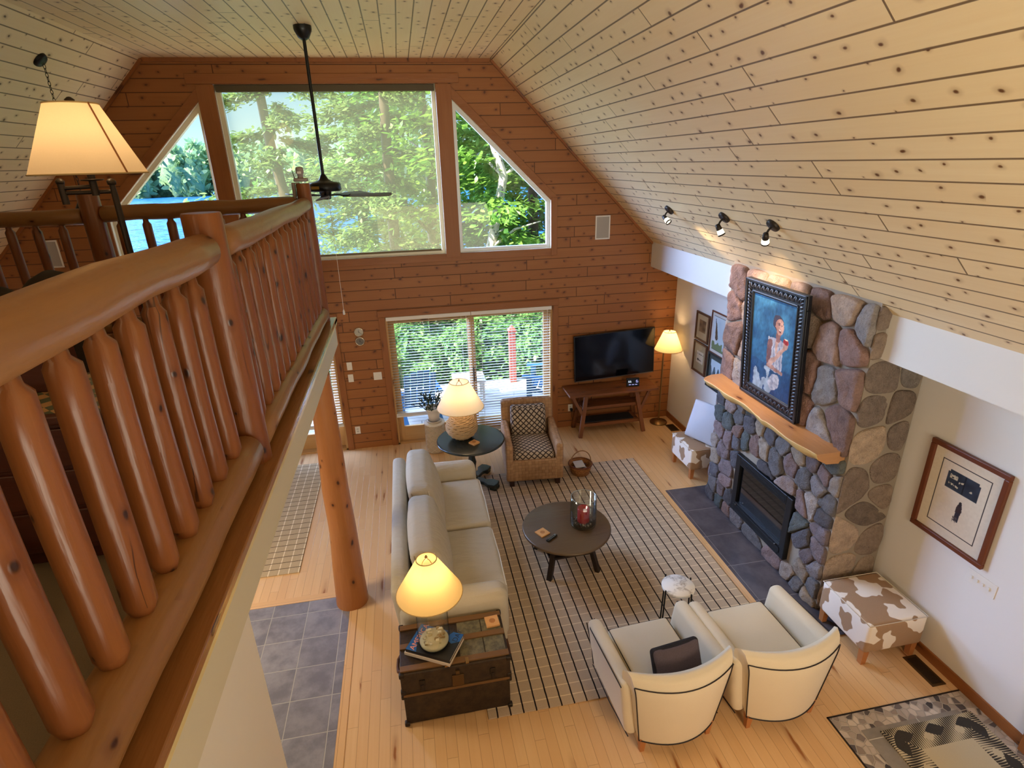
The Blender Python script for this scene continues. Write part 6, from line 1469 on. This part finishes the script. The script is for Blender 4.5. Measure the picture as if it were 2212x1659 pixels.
for i, (k, x_, y_, s_, rz_, lab) in enumerate(TREES):
    cm = HM[0] if k == 'h' else DM[i % 2]; tm = TH if k == 'h' else (TB if k == 'b' else TG)
    make_tree({'h': 'hemlock_tree', 'd': 'deciduous_tree', 'b': 'birch_tree'}[k], lab, cm, tm, None, None, (x_, y_, gh(x_, y_)-.1), s_, rz_, 'trees outside the gable')
for i, (x_, y_, s_, lab) in enumerate([(-5.6, 4.6, .95, 'bush beyond the deck behind the left blue deck chair'), (-4.3, 5.2, 1.05, 'bush beyond the deck left of the door post'), (-3.3, 4.5, .9, 'bush beyond the deck behind the table lamp'), (-2.6, 5.4, 1.15, 'bush beyond the deck left of the red post'), (-1.6, 4.4, 1.1, 'bush beyond the deck right of the red post'), (-.6, 5.4, 1.2, 'bush at the right end of the deck'), (-7.0, 5.2, 1.1, 'bush beyond the left end of the deck'), (-3.7, 7.4, 1.3, 'large bush under the middle hemlock'), (-2.0, 7.8, 1.4, 'large bush under the birch')]):
    t = thing('bush', lab, 'bush', (x_, y_, gh(x_, y_)-.1), i*1.3, 'bushes beyond the deck'); t.scale = (s_, s_, s_)
    f_ = bpy.data.objects.new('foliage', BM_[0]); COL.objects.link(f_); f_.parent = t
# deck furniture seen through the blinds
REDW = plain('red_stained_wood', srgb(164, 84, 66), .7); DKR = plain('blue_deck_paint', srgb(44, 96, 132), .5)
dp = thing('deck_post', 'red brown deck post with pointed cap at the deck edge', 'post', (-2.16, 2.62, -.15))
b = MB(); b.box(-2.225, -2.095, 2.555, 2.685, -.15, .92); b.box(-2.24, -2.08, 2.54, 2.70, .92, .96); b.build('shaft', REDW, dp, bevel=.004)
b = MB(); b.lathe([(.105, .96), (0, 1.06)], 4, (0, 0, 0), sm=False, M=MX.Translation((-2.16, 2.62, 0)) @ MX.Rotation(pi/4, 4, 'Z')); b.build('cap', REDW, dp)
def adirondack(label, loc, rz):
    t = thing('deck_chair', label, 'deck chair', loc, rz, 'blue deck chairs')
    b = MB()
    for k in range(5): b.box(-.27+k*.11, -.175+k*.11, -.0, .02, 0, .78-.03*abs(k-2)**1.5, 2, 0, MX.Translation((0, -.30, .34)) @ MX.Rotation(R(22), 4, 'X'))
    b.build('backrest', DKR, t, local=True)
    b = MB()
    for k in range(6): b.box(-.27, .27, -.27+k*.095, -.19+k*.095, -.01, .01, 0, 0, MX.Translation((0, 0, .34)) @ MX.Rotation(R(8), 4, 'X'))
    b.build('seat', DKR, t, local=True)
    for s_ in (-1, 1):
        b = MB(); b.box(s_*.34-.065, s_*.34+.065, -.40, .38, .56, .58); b.build('arm', DKR, t, local=True)
        b = MB(); b.box(s_*.31-.02, s_*.31+.02, .20, .30, 0, .56); b.build('leg', DKR, t, local=True)
        b = MB(); b.bar((s_*.30, -.55, .04), (s_*.30, .26, .36), .03, .10, upv=(1, 0, 0)); b.build('leg', DKR, t, local=True)
    return t
adirondack('blue slatted deck chair behind the left door panel', (-4.15, 1.35, -.15), R(10))
adirondack('blue slatted deck chair behind the right door panel', (-1.75, 1.55, -.15), R(70))
adirondack('blue slatted deck chair farther along the deck at the right', (-1.05, 1.0, -.15), R(20))
wtb = thing('deck_table', 'low white deck table between the blue deck chairs', 'deck table', (-3.1, 1.9, -.15))
b = MB(); b.box(-3.45, -2.85, 1.65, 2.15, .26, .30); b.build('top', WHITE, wtb)
for x_ in (-3.40, -2.90):
    for y_ in (1.70, 2.10): b = MB(); b.box(x_-.025, x_+.025, y_-.025, y_+.025, -.15, .26); b.build('leg', WHITE, wtb)
